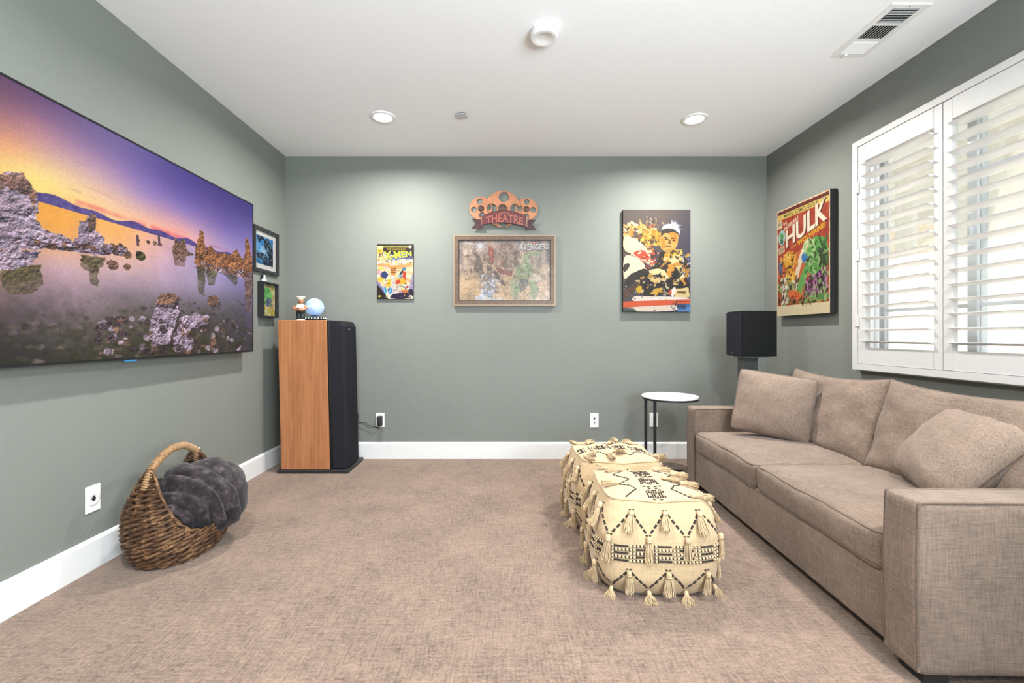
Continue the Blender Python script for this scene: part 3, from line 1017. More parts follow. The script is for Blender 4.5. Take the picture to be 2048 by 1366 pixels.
def cushion_fn(hx, hy, ht, seed, pinch=0.05, wrk=0.006, pw=2.6, thin=0.12, sag=0.0, rnd=0.0):
    """soft pillow: x wide, y high, z thick"""
    def outline(u, v):
        # concave sides, pointed corners
        x = hx * u * (1 - pinch * (1 - v * v)) * (1 - rnd * v ** 6 * u * u); y = hy * v * (1 - pinch * (1 - u * u)) * (1 - rnd * u ** 6 * v * v)
        return x, y - sag * (1 - u * u) * max(0, v)
    def pos(u, v, s):
        x, y = outline(u, v)
        e = max(0.0, (1 - abs(u) ** pw)) * max(0.0, (1 - abs(v) ** pw))
        z = ht * (thin + (1 - thin) * e ** 0.55) if e > 0 else ht * thin
        edge = max(abs(u), abs(v))
        wob = mnoise.noise(Vector((u * 2.3 + seed, v * 2.3, s * 3.0))) * wrk * 1.5
        # radial puckers near the seam
        ang = math.atan2(v, u)
        puck = math.sin(ang * 17 + seed * 3 + 3 * mnoise.noise(Vector((u * 2, v * 2, seed)))) * wrk * 0.5 * max(0, (edge - 0.45)) * (1 - edge) * 4
        if edge > 0.999: wob = puck = 0
        return Vector((x, y, s * (z + wob + puck)))
    return outline, pos

def pillow_mesh(hx, hy, ht, seed, n=30, **k):
    outline, pos = cushion_fn(hx, hy, ht, seed, **k)
    vs, fs, idx = [], [], {}
    g = [math.sin(PI / 2 * (2 * i / n - 1)) for i in range(n + 1)]
    for s in (1, -1):
        for i in range(n + 1):
            for j in range(n + 1):
                idx[(s, i, j)] = len(vs); vs.append(tuple(pos(g[i], g[j], s)))
    for s in (1, -1):
        for i in range(n):
            for j in range(n):
                q = (idx[(s, i, j)], idx[(s, i + 1, j)], idx[(s, i + 1, j + 1)], idx[(s, i, j + 1)])
                fs.append(q if s > 0 else tuple(reversed(q)))
    # the thin wall between both faces
    ring = [(i, 0) for i in range(n)] + [(n, j) for j in range(n)] + [(i, n) for i in range(n, 0, -1)] + [(0, j) for j in range(n, 0, -1)]
    for a, b in zip(ring, ring[1:] + ring[:1]):
        fs.append((idx[(-1,) + a], idx[(-1,) + b], idx[(1,) + b], idx[(1,) + a]))
    loop = [Vector((vs[idx[(1,) + a]][0], vs[idx[(1,) + a]][1], 0)) for a in ring]
    return (vs, fs), loop

def frame_m(c, xa, ya):
    xa = Vector(xa).normalized(); ya = Vector(ya); ya = (ya - xa * ya.dot(xa)).normalized()
    za = xa.cross(ya)
    m = Matrix((xa, ya, za)).transposed().to_4x4()
    return Matrix.Translation(c) @ m

def back_cushion(x0, x1, seed):
    hx, hy, ht = (x1 - x0) / 2 - 0.002, 0.225, 0.105
    vf, loop = pillow_mesh(hx, hy, ht, seed, n=32, pinch=0.015, wrk=0.010, pw=5.0, thin=0.55, sag=0.028)
    # local sofa frame: lean back towards the wall
    m = frame_m(Vector(((x0 + x1) / 2, 0.665, 0.605)), (1, 0, 0), (0, 0.30, 1))
    o = obj('back_cushion', S(xf(vf, m)), M['sofa'], sofa, True)
    for s in (1, -1):
        pts = [p + Vector((0, 0, s * ht * 0.55)) for p in loop]
        obj('piping', S(xf(tube(pts, 0.0046, 7, closed=True), m)), M['piping'], o, True)
back_cushion(AW - 0.005, XM, 3.3); back_cushion(XM, SL - AW + 0.005, 6.1)

# throw pillows
def throw_pillow(c, xa, ya, hx, hy, ht, seed, label, rnd=0.10, wrk=0.009):
    t = thing('throw_pillow', c, label, 'pillow', 'throw pillows on the sofa')
    vf, loop = pillow_mesh(hx, hy, ht, seed, n=36, pinch=0.035, wrk=wrk, pw=2.4, thin=0.05, rnd=rnd)
    m = frame_m(Vector(c), xa, ya)
    o = obj('cover', xf(vf, m), M['pillow'], t, True)
    obj('piping', xf(tube(loop, 0.0052, 8, closed=True), m), M['piping'], t, True)
throw_pillow((1.675, 2.79, 0.628), (0.80, -0.60, -0.13), (0.14, 0.10, 1.0), 0.213, 0.196, 0.085, 1.7,
             'square taupe throw pillow propped in the far corner of the sofa', 0.05, 0.006)
throw_pillow((1.835, 1.815, 0.592), (0.32, 0.94, 0.15), (0.60, -0.25, 0.80), 0.215, 0.205, 0.105, 4.4,
             'plump taupe throw pillow leaning against the near sofa arm', 0.12, 0.006)

# ------------------------------------------------------------------ tasselled poufs
def se(th, n):
    c, s = math.cos(th), math.sin(th)
    r = (abs(c) ** n + abs(s) ** n) ** (-1 / n)
    return c * r, s * r
PH = 0.385
def make_pouf(name, c, rot, label, seed, dims, dome=0.030):
    hx, hy = dims
    R = random.Random(seed)
    t = thing(name, (c[0], c[1], 0), label, 'pouf', 'tasselled cotton poufs')
    cr, sr = math.cos(rot), math.sin(rot)
    def W(p): return Vector((c[0] + p[0] * cr - p[1] * sr, c[1] + p[0] * sr + p[1] * cr, p[2]))
    TK = [(0, .80), (.06, .90), (.2, .985), (.42, 1.0), (.62, .975), (.8, .905), (.93, .825), (1.0, .775)]
    def rho(q):
        for (a, ra), (b, rb) in zip(TK, TK[1:]):
            if q <= b:
                u = (q - a) / (b - a); u = u * u * (3 - 2 * u) * 0.5 + u * 0.5
                return ra + (rb - ra) * u
        return TK[-1][1]
    def side0(s, q):
        th = 2 * PI * s
        n = 4.2 + 4.5 * q ** 3
        x, y = se(th, n)
        r = rho(q)
        z = PH * q
        if q > 0.85: z -= (q - 0.85) / 0.15 * 0.012 * (1 - abs(math.sin(2 * th)))
        wv = mnoise.noise(Vector((x * 1.8 + seed, y * 1.8, q * 3))) * 0.016
        fold = math.sin(q * 17 + 4 * x) * 0.003
        r2 = r + wv + fold
        return Vector((hx * x * r2, hy * y * r2, z))
    def top0(u, v):
        m = max(abs(u), abs(v))
        if m < 1e-6: return Vector((0, 0, PH + dome - 0.004))
        th = math.atan2(v * hx / hx, u)
        n = 8.7
        e = side0((th / (2 * PI)) % 1.0, 1.0)
        k = m
        z = e.z * k + (PH - 0.006) * (1 - k) + dome * (1 - k ** 2.5) + mnoise.noise(Vector((u * 1.7, v * 1.7, seed))) * 0.007 * (1 - k)
        return Vector((e.x * k, e.y * k, z))
    def nrm(fn, a, b, e=0.004):
        da = fn(a + e, b) - fn(a - e, b); db = fn(a, b + e) - fn(a, b - e)
        nn = da.cross(db).normalized()
        return nn, da.normalized()
    # body
    NS, NQ, NT_ = 144, 26, 22
    vs, fs = [], []
    for j in range(NQ + 1):
        for i in range(NS): vs.append(tuple(W(side0(i / NS, j / NQ))))
    for j in range(NQ):
        for i in range(NS):
            k = (i + 1) % NS
            fs.append((j * NS + i, j * NS + k, (j + 1) * NS + k, (j + 1) * NS + i))
    fs.append(tuple(reversed(range(NS))))
    obj('cover', (vs, fs), M['pouf'], t, True)
    vs, fs = [], []
    NR = 16
    for j in range(1, NR + 1):
        for i in range(NS):
            th = 2 * PI * i / NS
            m = j / NR
            cx, sx = math.cos(th), math.sin(th); mm = max(abs(cx), abs(sx))
            vs.append(tuple(W(top0(cx / mm * m, sx / mm * m))))
    vs.append(tuple(W(top0(0, 0))))
    for j in range(NR - 1):
        for i in range(NS):
            k = (i + 1) % NS
            fs.append((j * NS + i, j * NS + k, (j + 1) * NS + k, (j + 1) * NS + i))
    for i in range(NS): fs.append((len(vs) - 1, i, (i + 1) % NS))
    obj('top_panel', (vs, fs), M['pouf'], t, True)
    seam = [W(side0(i / NS, 1.0) + Vector((0, 0, 0.001))) for i in range(NS)]
    obj('seam', tube(seam, 0.0055, 7, closed=True), M['pouf'], t, True)
    # embroidery pieces lie on the cloth
    emb, bead = MB(), MB()
    def stitch(fn, a, b, along, ln, wd, th=0.0022, dst=emb):
        """small raised stitch of length ln centred at (a, b); along = (da, db) direction in parameters"""
        nn, _ = nrm(fn, a, b)
        p = fn(a, b)
        e = 0.003
        d = fn(a + along[0] * e, b + along[1] * e) - fn(a - along[0] * e, b - along[1] * e)
        d = (d - nn * d.dot(nn)).normalized()
        w_ = nn.cross(d)
        if (p + nn * 0.01 - Vector((0, 0, 0.2))).length < (p - Vector((0, 0, 0.2))).length: nn = -nn
        vs = []
        for lz, sc in ((-0.001, 1.0), (th, 0.72)):
            for a_, b_ in ((-1, -0.5), (-0.8, -1), (0.8, -1), (1, -0.5), (1, 0.5), (0.8, 1), (-0.8, 1), (-1, 0.5)):
                vs.append(tuple(W(p + d * (a_ * ln / 2 * (1 if sc == 1 else 0.92)) + w_ * (b_ * wd / 2 * sc) + nn * lz)))
        f = [tuple(range(8, 16))] + [(k, (k + 1) % 8, 8 + (k + 1) % 8, 8 + k) for k in range(8)]
        dst.add(vs, f)
    def arclen():
        pts = [side0(i / 400, 0.5) for i in range(401)]
        L = [0]
        for a, b in zip(pts, pts[1:]): L.append(L[-1] + (b - a).length)
        return L
    L = arclen(); PER = L[-1]
    def s_of(l):
        l %= PER
        lo, hi = 0, 400
        while hi - lo > 1:
            m = (lo + hi) // 2
            if L[m] <= l: lo = m
            else: hi = m
        return (lo + (l - L[lo]) / max(1e-9, L[hi] - L[lo])) / 400
    NZ = 12
    ph0 = R.random() * 0.3 + 0.1
    apex = []
    for (qt, qb) in ((0.90, 0.655), (0.315, 0.115)):
        for k in range(2 * NZ):
            l0 = (k + ph0) / (2 * NZ) * PER; l1 = (k + 1 + ph0) / (2 * NZ) * PER
            q0, q1 = (qt, qb) if k % 2 == 0 else (qb, qt)
            apex.append((l0, q0, qt > 0.5, k % 2 == 0))
            for m in range(1, 5):
                f = m / 5
                a, q = s_of(l0 + (l1 - l0) * f), q0 + (q1 - q0) * f
                qn = q0 + (q1 - q0) * (f + 0.05); an = s_of(l0 + (l1 - l0) * (f + 0.05))
                stitch(side0, a, q, ((an - a) * 20, (qn - q) * 20), 0.0185, 0.0100)
            for dl in (-0.007, 0.007):
                stitch(side0, s_of(l0 + dl), q0 + 0.010, (1, 0), 0.010, 0.005)
    # five beaded rows round the middle
    pitch = 0.0142
    nb = int(PER / pitch)
    for row in range(5):
        q = 0.560 - row * 0.0365
        k = 0
        off = (row % 2) * 6
        while k < nb:
            ph = (k + off) % 12
            l = (k + 0.5) / nb * PER
            if ph < 4:
                if ph == 0 and k + 4 <= nb:
                    lm = (k + 2) / nb * PER
                    for h_ in (-1, 1):
                        stitch(side0, s_of(lm + h_ * pitch * 0.92), q, (1, 0), pitch * 1.95, 0.0085, 0.003)
            else:
                a = s_of(l)
                p = side0(a, q); nn, d = nrm(side0, a, q)
                if nn.x * p.x + nn.y * p.y < 0: nn = -nn
                bead.add(*sphere(W(p + nn * 0.002), 0.0056, 7, 5))
                stitch(side0, s_of(l + pitch * 0.5), q, (0, 1), 0.0105, 0.0066, 0.0035)
            k += 1
    # ladder band across the top
    rows = ["..X..X..", "XXXXXXXX", "X.XX.XX.", "XXXXXXXX", ".X.XX.X.", "..X..X..", "X.X..X.X", "........", "X..XX..X", "XXXXXXXX", "XXX..XXX", "XXXXXXXX", ".X....X.", "........", "X.X.X.XX"]
    nr = 26
    for i in range(nr):
        v = -0.93 + 1.86 * i / (nr - 1)
        pat = rows[i % len(rows)]
        for j, ch in enumerate(pat):
            if ch == 'X': stitch(top0, -0.17 + 0.34 * j / 7 + 0.006 * mnoise.noise(Vector((i, j, seed))), v, (0, 1) if (i % 15) in (1, 2, 3, 9, 10, 11) else (1, 0), 0.0135, 0.0085)
    # dashed waves either side of it, with tassels lying down
    for sgn in (-1, 1):
        for k in range(30):
            v = -0.93 + 1.86 * (k + 0.5) / 30
            ph = (v + 0.93) / 0.62
            tri = abs((ph % 1) * 2 - 1)
            u = sgn * (0.36 + 0.30 * tri)
            tri2 = abs(((ph + 0.02) % 1) * 2 - 1)
            stitch(top0, u, v, (sgn * (tri2 - tri) * 0.30, 0.0124), 0.0155, 0.0075)
    obj('embroidery', emb.vf, M['yarn'], t, kind='stuff')
    obj('beadwork', bead.vf, M['bead'], t, True, kind='stuff')
    # tassels
    def hang(p, out, down, mesh, sc):
        z = -down.normalized()
        y = (out - z * out.dot(z)).normalized()
        x = y.cross(z)
        o = bpy.data.objects.new('tassel', mesh)
        o.matrix_world = Matrix.Translation(W(p) - Vector((c[0], c[1], 0))) @ Matrix(((cr, -sr, 0, 0), (sr, cr, 0, 0), (0, 0, 1, 0), (0, 0, 0, 1))) @ Matrix((x, y, z)).transposed().to_4x4() @ Matrix.Diagonal((sc, sc, sc, 1))
        COL.objects.link(o); o.parent = t
    for l0, q0, upper, high in apex:
        a = s_of(l0)
        p = side0(a, q0); nn, d = nrm(side0, a, q0)
        if nn.x * p.x + nn.y * p.y < 0: nn = -nn
        tang = (side0(a, q0 - 0.06) - side0(a, q0)).normalized()
        if q0 < 0.2:
            hang(p + nn * 0.012, nn, (tang * 0.5 + nn * 0.75 + Vector((0, 0, -0.05))), TAS[2], 0.80 + 0.15 * R.random())
        else:
            dn = tang * 0.55 + Vector((0, 0, -0.6)) + d * (R.random() - 0.5) * 0.25
            if q0 > 0.8: dn = tang + d * (R.random() - 0.5) * 0.3
            hang(p + nn * 0.012, nn, dn, TAS[R.randint(0, 1)], 0.92 + 0.2 * R.random())
    for sgn in (-1, 1):
        for k in range(4):
            v = -0.93 + 0.62 * k
            for u, vv in ((sgn * 0.66, v), (sgn * 0.36, v + 0.31)):
                if abs(vv) > 0.97: continue
                p = top0(u, vv)
                dr = Vector((sgn * (0.8 + 0.4 * R.random()), R.random() - 0.7, -0.12))
                if R.random() < 0.25: continue
                hang(p + Vector((0, 0, 0.012)), Vector((0, 0, 1)), dr, TAS[R.randint(0, 2)], 0.85 + 0.2 * R.random())
    return t

def tassel_mesh(seed, splay, ln, ns=72):
    R = random.Random(seed)
    mb = MB()
    mb.add(*lathe([(0.001, 0.003), (0.0080, 0.0), (0.0098, -0.006), (0.0098, -0.012), (0.0082, -0.016)], 10, cap=False))
    mb.add(*tube([(0.0090 * math.cos(a), 0.0090 * math.sin(a), -0.0155) for a in [2 * PI * k / 10 for k in range(10)]], 0.0018, 5, closed=True))
    for i in range(ns):
        a = 2 * PI * i / ns * 7 + R.random() * 0.3
        q = math.sqrt(R.random())
        r0 = 0.0088 * q
        r1 = splay * (0.15 + 0.85 * q)
        l = ln * (0.82 + 0.28 * R.random())
        pts = []
        ph, am = R.random() * 6, 0.0012 + 0.0022 * max(0.0, (splay - 0.02) / 0.016)
        for k in range(6):
            f = k / 5
            r = r0 + (r1 - r0) * (1 - (1 - f) ** 1.7) * (1.0 if f < 0.85 else 0.97)
            pts.append((r * math.cos(a) + am * f * math.sin(ph + 7 * f), r * math.sin(a) * 0.60 + am * f * math.cos(ph * 2 + 8 * f), -0.015 - l * f))
        mb.add(*tube(pts, 0.00125, 3))
    me = bpy.data.meshes.new('tassel')
    me.from_pydata([tuple(v) for v in mb.v], [], mb.f)
    me.materials.append(M['tassel'])
    me.polygons.foreach_set('use_smooth', [True] * len(me.polygons))
    me.update()
    return me
TAS = [tassel_mesh(1, 0.0185, 0.074), tassel_mesh(2, 0.022, 0.068), tassel_mesh(3, 0.034, 0.044, 90)]
make_pouf('pouf', (0.652, 2.055), math.radians(-2), 'cream tasselled pouf with a black ladder band running front to back, nearest the camera', 11, (0.262, 0.262))
make_pouf('pouf', (0.640, 2.620), math.radians(91), 'cream tasselled pouf with a black ladder band running left to right, behind the other pouf', 23, (0.275, 0.268))

# ------------------------------------------------------------------ side table
tc = Vector((1.284, 3.455, 0))
TZ = 0.600
t = thing('side_table', tuple(tc), 'round white-topped side table on thin black legs beside the sofa', 'table')
r = 0.207
o = obj('table_top', lathe([(0.0, TZ - 0.016), (r - 0.003, TZ - 0.016), (r, TZ - 0.013), (r, TZ - 0.003), (r - 0.003, TZ), (0.0, TZ)], 72, tc, cap=False), M['marble'], t, True, auto=40)
obj('rim_band', lathe([(r - 0.012, TZ - 0.017), (r - 0.001, TZ - 0.017), (r - 0.001, TZ - 0.028), (r - 0.004, TZ - 0.0285), (r - 0.012, TZ - 0.0285), (r - 0.012, TZ - 0.017)], 72, tc, cap=False), M['blackmetal'], t, True, auto=40)
leg = [(-0.170, -0.060), (-0.108, -0.128)]
leg = [(P(1296.5, 800, 3.44).x, 3.50), (P(1312, 800, 3.36).x, 3.385)]
for (lx, ly) in leg:
    obj('leg', box(lx - 0.0095, lx + 0.0095, ly - 0.0095, ly + 0.0095, 0.012, TZ - 0.028, 0.002, 1), M['blackmetal'], t)
mb = MB()
bx = tc.x + 0.02
for (lx, ly) in leg: mb.add(*box(lx - 0.0095, lx + 0.30, ly - 0.0095, ly + 0.0095, 0.0, 0.014, 0.002, 1))
mb.add(*box(leg[0][0] - 0.0095, leg[0][0] + 0.0095, leg[1][1], leg[0][1], 0.0, 0.014)); mb.add(*box(leg[0][0] + 0.28, leg[0][0] + 0.30, leg[1][1], leg[0][1], 0.0, 0.014))
obj('floor_frame', mb.vf, M['blackmetal'], t)
mb = MB()
for (lx, ly) in leg: mb.add(*box(lx - 0.0095, tc.x + 0.08, ly - 0.0095, ly + 0.0095, TZ - 0.032, TZ - 0.0165))
obj('top_bracket', mb.vf, M['blackmetal'], t)

# ------------------------------------------------------------------ tall loudspeaker
x0, x1, ya, yb_ = -1.716, -1.340, 3.462, 3.815
zt = 1.178
t = thing('tower_speaker', ((x0 + x1) / 2, (ya + yb_) / 2, 0), 'tall cherry wood loudspeaker with a black cloth front in the far left corner', 'speaker')
shear = Matrix(((1, 0, -0.022, 0.022 * 0.55), (0, 1, 0, 0), (0, 0, 1, 0), (0, 0, 0, 1)))
obj('plinth', box(x0 - 0.012, x1 + 0.158, ya - 0.014, yb_ + 0.012, 0.0, 0.026, 0.004), M['black'], t)
obj('cabinet', xf(box(x0, x1, ya, yb_, 0.026, zt, 0.003, 1), shear), M['cherry'], t)
obj('baffle', xf(box(x1, x1 + 0.022, ya + 0.002, yb_ - 0.002, 0.028, zt - 0.001, 0.004), shear), M['blackgloss'], t, True, auto=40)
# grille tapers out a little and is chamfered at the top corner
vs = []
gx0, gx1 = x1 + 0.022, x1 + 0.125
sec = [(ya + 0.010, gx0), (ya + 0.028, gx1 - 0.02), (ya + 0.05, gx1), (yb_ - 0.05, gx1), (yb_ - 0.028, gx1 - 0.02), (yb_ - 0.010, gx0)]
for zz, k in ((0.034, 1.0), (zt - 0.05, 1.0), (zt - 0.010, 0.80), (zt - 0.006, 0.72)):
    for y, x in sec: vs.append((gx0 + (x - gx0) * k, y, zz))
n = 6
fs = [(j * n + i, j * n + i + 1, (j + 1) * n + i + 1, (j + 1) * n + i) for j in range(3) for i in range(5)]
fs += [tuple(range(n))[::-1], tuple(3 * n + i for i in range(n))]
obj('grille', xf((vs, fs), shear), M['grille'], t)
obj('emblem', xf(box(gx1 - 0.001, gx1 + 0.001, ya + 0.12, ya + 0.16, zt - 0.075, zt - 0.065), shear), M['greymetal'], t)

# ------------------------------------------------------------------ figurine and globe lamp on it
fc = P(601.5, 640.5, 3.555); fc.z = zt
fx, fy, fz = fc
t = thing('figurine', tuple(fc), 'small painted figurine in a flat white cap on top of the tall speaker', 'figurine')
skin = plain('painted_skin', '#a8714f', 0.5); cream = plain('painted_cream', '#e6dcc6', 0.5); dkg = plain('painted_trousers', '#1d2a2b', 0.5)
obj('base', lathe([(0.032, 0), (0.032, 0.007), (0.028, 0.010)], 24, fc), cream, t, True, auto=40)
mb = MB()
for s in (-1, 1): mb.add(*lathe([(0.017, 0.008), (0.019, 0.03), (0.020, 0.07)], 14, (fx + s * 0.014, fy, fz)))
mb.add(*lathe([(0.030, 0.060), (0.034, 0.075), (0.034, 0.084)], 18, fc))
obj('trousers', mb.vf, dkg, t, True)
obj('torso', lathe([(0.033, 0.080), (0.037, 0.095), (0.036, 0.112), (0.028, 0.124), (0.013, 0.130), (0.010, 0.136)], 20, fc), cream, t, True)
mb = MB()
for s in (-1, 1):
    mb.add(*tube(catmull([(fx + s * 0.036, fy, fz + 0.115), (fx + s * 0.046, fy - 0.012, fz + 0.096), (fx + s * 0.030, fy - 0.034, fz + 0.084), (fx + 0.006 * s, fy - 0.040, fz + 0.086)], 5), [0.0115] * 6 + [0.009] * 10, 8))
obj('arms', mb.vf, skin, t, True)
obj('sash', tube([(fx + 0.0365 * math.cos(a), fy + 0.0365 * math.sin(a), fz + 0.092) for a in [2 * PI * k / 20 for k in range(20)]], 0.004, 6, closed=True), dkg, t, True)
hd = obj('head', sphere((fx, fy, fz + 0.150), (0.0205, 0.021, 0.023), 18, 12), skin, t, True)
obj('nose', sphere((fx + 0.008, fy - 0.021, fz + 0.148), (0.0045, 0.006, 0.005), 8, 6), skin, hd, True)
for s in (-1, 1): obj('eye', sphere((fx + 0.004 + s * 0.008, fy - 0.0185, fz + 0.154), 0.0022, 8, 6), dkg, hd, True)
obj('moustache', sphere((fx + 0.006, fy - 0.020, fz + 0.141), (0.010, 0.004, 0.0035), 10, 6), dkg, hd, True)
obj('cap', lathe([(0.019, 0.164), (0.022, 0.170), (0.022, 0.176), (0.032, 0.178), (0.033, 0.186), (0.028, 0.189), (0.0, 0.190)], 24, fc, cap=False), cream, t, True)

gc = P(629, 640.5, 3.675); gc.z = zt
t = thing('globe_lamp', tuple(gc), 'glowing pale blue globe lamp hovering over a disc of tiny lights on the tall speaker', 'lamp')
obj('base_disc', lathe([(0.085, 0.004), (0.090, 0.010), (0.088, 0.020), (0.072, 0.030), (0.030, 0.034), (0.0, 0.034)], 40, gc, cap=False), M['blackgloss'], t, True)
obj('foot_ring', lathe([(0.070, 0.0), (0.080, 0.006)], 32, gc), M['black'], t, True)
for k in range(22):
    a = 2 * PI * k / 22
    obj('light_dot', sphere((gc.x + 0.0865 * math.cos(a), gc.y + 0.0865 * math.sin(a), gc.z + 0.0205), 0.0045, 8, 6), M['led'], t, True)
gt = NT('lit_globe')
f = gt.noise(gt.coords((1, 1, 2.2)), 14, 3)
colr = gt.ramp(f, [(0.3, lin('#5f8fd0')), (0.5, lin('#86b4ec')), (0.7, lin('#d8e2ec'))])
gt.base((0.25, 0.35, 0.5)); gt.set(0.35)
gt.l(colr, gt.b.inputs['Emission Color']); gt.b.inputs['Emission Strength'].default_value = 0.62
gz = P(628, 614.5, 3.675).z
obj('globe', sphere((gc.x, gc.y, gz), 0.0735, 40, 24), gt.m, t, True)
obj('equator_ring', tube([(gc.x + 0.0738 * math.cos(a), gc.y + 0.0738 * math.sin(a), gz) for a in [2 * PI * k / 48 for k in range(48)]], 0.0016, 6, closed=True), emit('lit_ring', '#cfe6fa', 0.8), t, True)
obj('magnet_cap', lathe([(0.0, -0.0745), (0.030, -0.070), (0.030, -0.067)], 24, (gc.x, gc.y, gz), cap=False), plain('cap_blue', '#3a5f9c', 0.4), t, True)

# ------------------------------------------------------------------ box loudspeaker on its stand, far right corner
t = thing('bookshelf_speaker', (1.87, 3.46, 0.88), 'black box loudspeaker on a stand in the far right corner', 'speaker')
A_ = P(1489.5, 670, 3.32)          # near vertical edge
zb, ztp = P(0, 713, 3.32).z, P(0, 621.5, 3.32).z
ang = math.radians(14)
ux, uy = math.cos(ang * 0.35), math.sin(ang * 0.35)     # along the wide side
wx, wy = -math.sin(math.radians(34)), math.cos(math.radians(34))  # along the narrow front, going away to the left
def quad_prism(a, b, c_, d, z0, z1):
    vs = [(p[0], p[1], z) for z in (z0, z1) for p in (a, b, c_, d)]
    return vs, [(3, 2, 1, 0), (4, 5, 6, 7), (0, 1, 5, 4), (1, 2, 6, 5), (2, 3, 7, 6), (3, 0, 4, 7)]
a = Vector((A_.x, A_.y)); U = Vector((math.cos(math.radians(8)), math.sin(math.radians(8)))); V = Vector((-math.sin(math.radians(8)), math.cos(math.radians(8))))
b = a + U * 0.262; cc = b + V * 0.180; d = a + V * 0.180
obj('cabinet', quad_prism(a, b, cc, d, zb, ztp), M['blackgloss'], t)
# front: a grille slab facing the room on the left, angled so its cloth shows
g0, g1 = a, a + V * 0.180
def off(p, k): return p - U * k
fr = obj('front_frame', quad_prism(off(g0, 0.016), g0, g1, off(g1, 0.016), zb + 0.002, ztp - 0.002), M['blackgloss'], t)
gp = [off(g0, 0.016) + V * 0.012, off(g0, 0.040) + V * 0.024, off(g1, 0.040) - V * 0.024, off(g1, 0.016) - V * 0.012]
obj('grille', quad_prism(gp[1], gp[0], gp[3], gp[2], zb + 0.010, ztp - 0.012), M['grille'], t)
e0 = off(g0, 0.0405) + V * 0.07
obj('emblem', quad_prism(e0 - U * 0.001, e0, e0 + V * 0.03, e0 + V * 0.03 - U * 0.001, zb + 0.020, zb + 0.026), M['greymetal'], t)
ctr = (a + cc) / 2
t = thing('speaker_stand', (ctr.x, ctr.y, 0), 'black metal speaker stand behind the sofa holding up the box loudspeaker', 'stand')
obj('top_plate', quad_prism(a + U * 0.02 + V * 0.01, a + U * 0.205 + V * 0.01, a + U * 0.205 + V * 0.165, a + U * 0.02 + V * 0.165, zb - 0.009, zb - 0.0005), M['greymetal'], t)
obj('column', quad_prism(a + U * 0.035 + V * 0.06, a + U * 0.15 + V * 0.06, a + U * 0.15 + V * 0.13, a + U * 0.035 + V * 0.13, 0.02, zb - 0.009), plain('stand_grey', (0.05, 0.055, 0.055), 0.4), t)
obj('floor_plate', quad_prism(a - U * 0.02 + V * 0.0, a + U * 0.20 + V * 0.0, a + U * 0.20 + V * 0.22, a - U * 0.02 + V * 0.22, 0.0, 0.02), M['black'], t)
p0 = a + U * 0.195 + V * 0.12
pts = [(p0.x, p0.y, zb - 0.012), (p0.x - 0.006, p0.y, zb - 0.06), (p0.x - 0.012, p0.y + 0.01, zb - 0.15), (p0.x - 0.010, p0.y + 0.01, 0.35), (p0.x, p0.y, 0.03)]
obj('cable', tube(catmull(pts, 8), 0.006, 8), M['black'], t, True)

# ------------------------------------------------------------------ wicker basket and its throw
BC = Vector((-1.615, 2.255, 0))
BROT = math.radians(8)
def bprof(z):
    k = [(0.0, 0.72), (0.03, 0.84), (0.09, 0.965), (0.16, 1.0), (0.24, 0.965), (0.32, 0.86), (0.40, 0.70), (0.47, 0.55), (0.54, 0.45)]
    for (a0, r0), (a1, r1) in zip(k, k[1:]):
        if z <= a1:
            u = (z - a0) / (a1 - a0)
            return r0 + (r1 - r0) * u
    return k[-1][1]
BA, BB = 0.205, 0.262
def bpt(ph, z, off=0.0):
    r = bprof(z)
    x, y = (BA * r + off) * math.cos(ph), (BB * (0.35 + 0.65 * r) + off) * math.sin(ph)
    return Vector((BC.x + x * math.cos(BROT) - y * math.sin(BROT), BC.y + x * math.sin(BROT) + y * math.cos(BROT), z))
def rim(ph):
    ph2 = ph - math.radians(12) * (1 if math.sin(ph) < 0 else -1) * -1
    s = abs(math.sin(ph2))
    return 0.135 + 0.31 * s ** 4.5
t = thing('wicker_basket', tuple(BC), 'brown woven wicker basket with an arched handle against the left wall', 'basket')
vs, fs = [], []
NP, NZ2 = 72, 16
for j in range(NZ2 + 1):
    for i in range(NP):
        ph = 2 * PI * i / NP
        vs.append(tuple(bpt(ph, 0.006 + (rim(ph) - 0.012) * j / NZ2, -0.008)))
for j in range(NZ2):
    for i in range(NP):
        k = (i + 1) % NP
        fs.append((j * NP + i, j * NP + k, (j + 1) * NP + k, (j + 1) * NP + i))
fs.append(tuple(reversed(range(NP))))
obj('shell', (vs, fs), M['wickerdark'], t, True)
RS = 0.0118
def rope(path, closed, tw=46.0, ph0=0.0, rs=RS):
    """two strands twisted round each other"""
    mb = MB()
    for s in (0, PI):
        pts = []
        L = 0
        for i, (p, n_) in enumerate(path):
            if i: L += (p - path[i - 1][0]).length
            a_ = L * tw + s + ph0
            pts.append(p + n_ * (rs * 0.62 * math.cos(a_)) + Vector((0, 0, 1)) * (rs * 0.62 * math.sin(a_)))
        mb.add(*tube(pts, rs * 0.72, 6, closed=closed, cap=not closed))
    return mb.vf
def bn(ph, z):
    e = bpt(ph, z, 0.01) - bpt(ph, z, 0.0)
    return e.normalized()
z = 0.012
row = 0
while z < 0.44:
    n = 170
    good = [z < rim(2 * PI * i / n) - 0.004 for i in range(n)]
    tilt = lambda ph: 0.004 * math.sin(ph * 3 + row)
    runs = []
    if all(good): runs = [(list(range(n)), True)]
    else:
        st = next((i for i in range(n) if not good[i]), 0)
        cur = []
        for k in range(n + 1):
            i = (st + k) % n
            if good[i] and k < n: cur.append(i)
            else:
                if len(cur) > 4: runs.append((cur, False))
                cur = []
    for ids, cl in runs:
        path = []
        for i in ids:
            ph = 2 * PI * i / n
            zz = max(0.008, z + tilt(ph))
            path.append((bpt(ph, zz), bn(ph, zz)))
        obj('wicker_strand', rope(path, cl, 52 * (1 if row % 2 else 1), row * 1.3), M['wicker'], t, True)
    z += 0.0232
    row += 1
n = 150
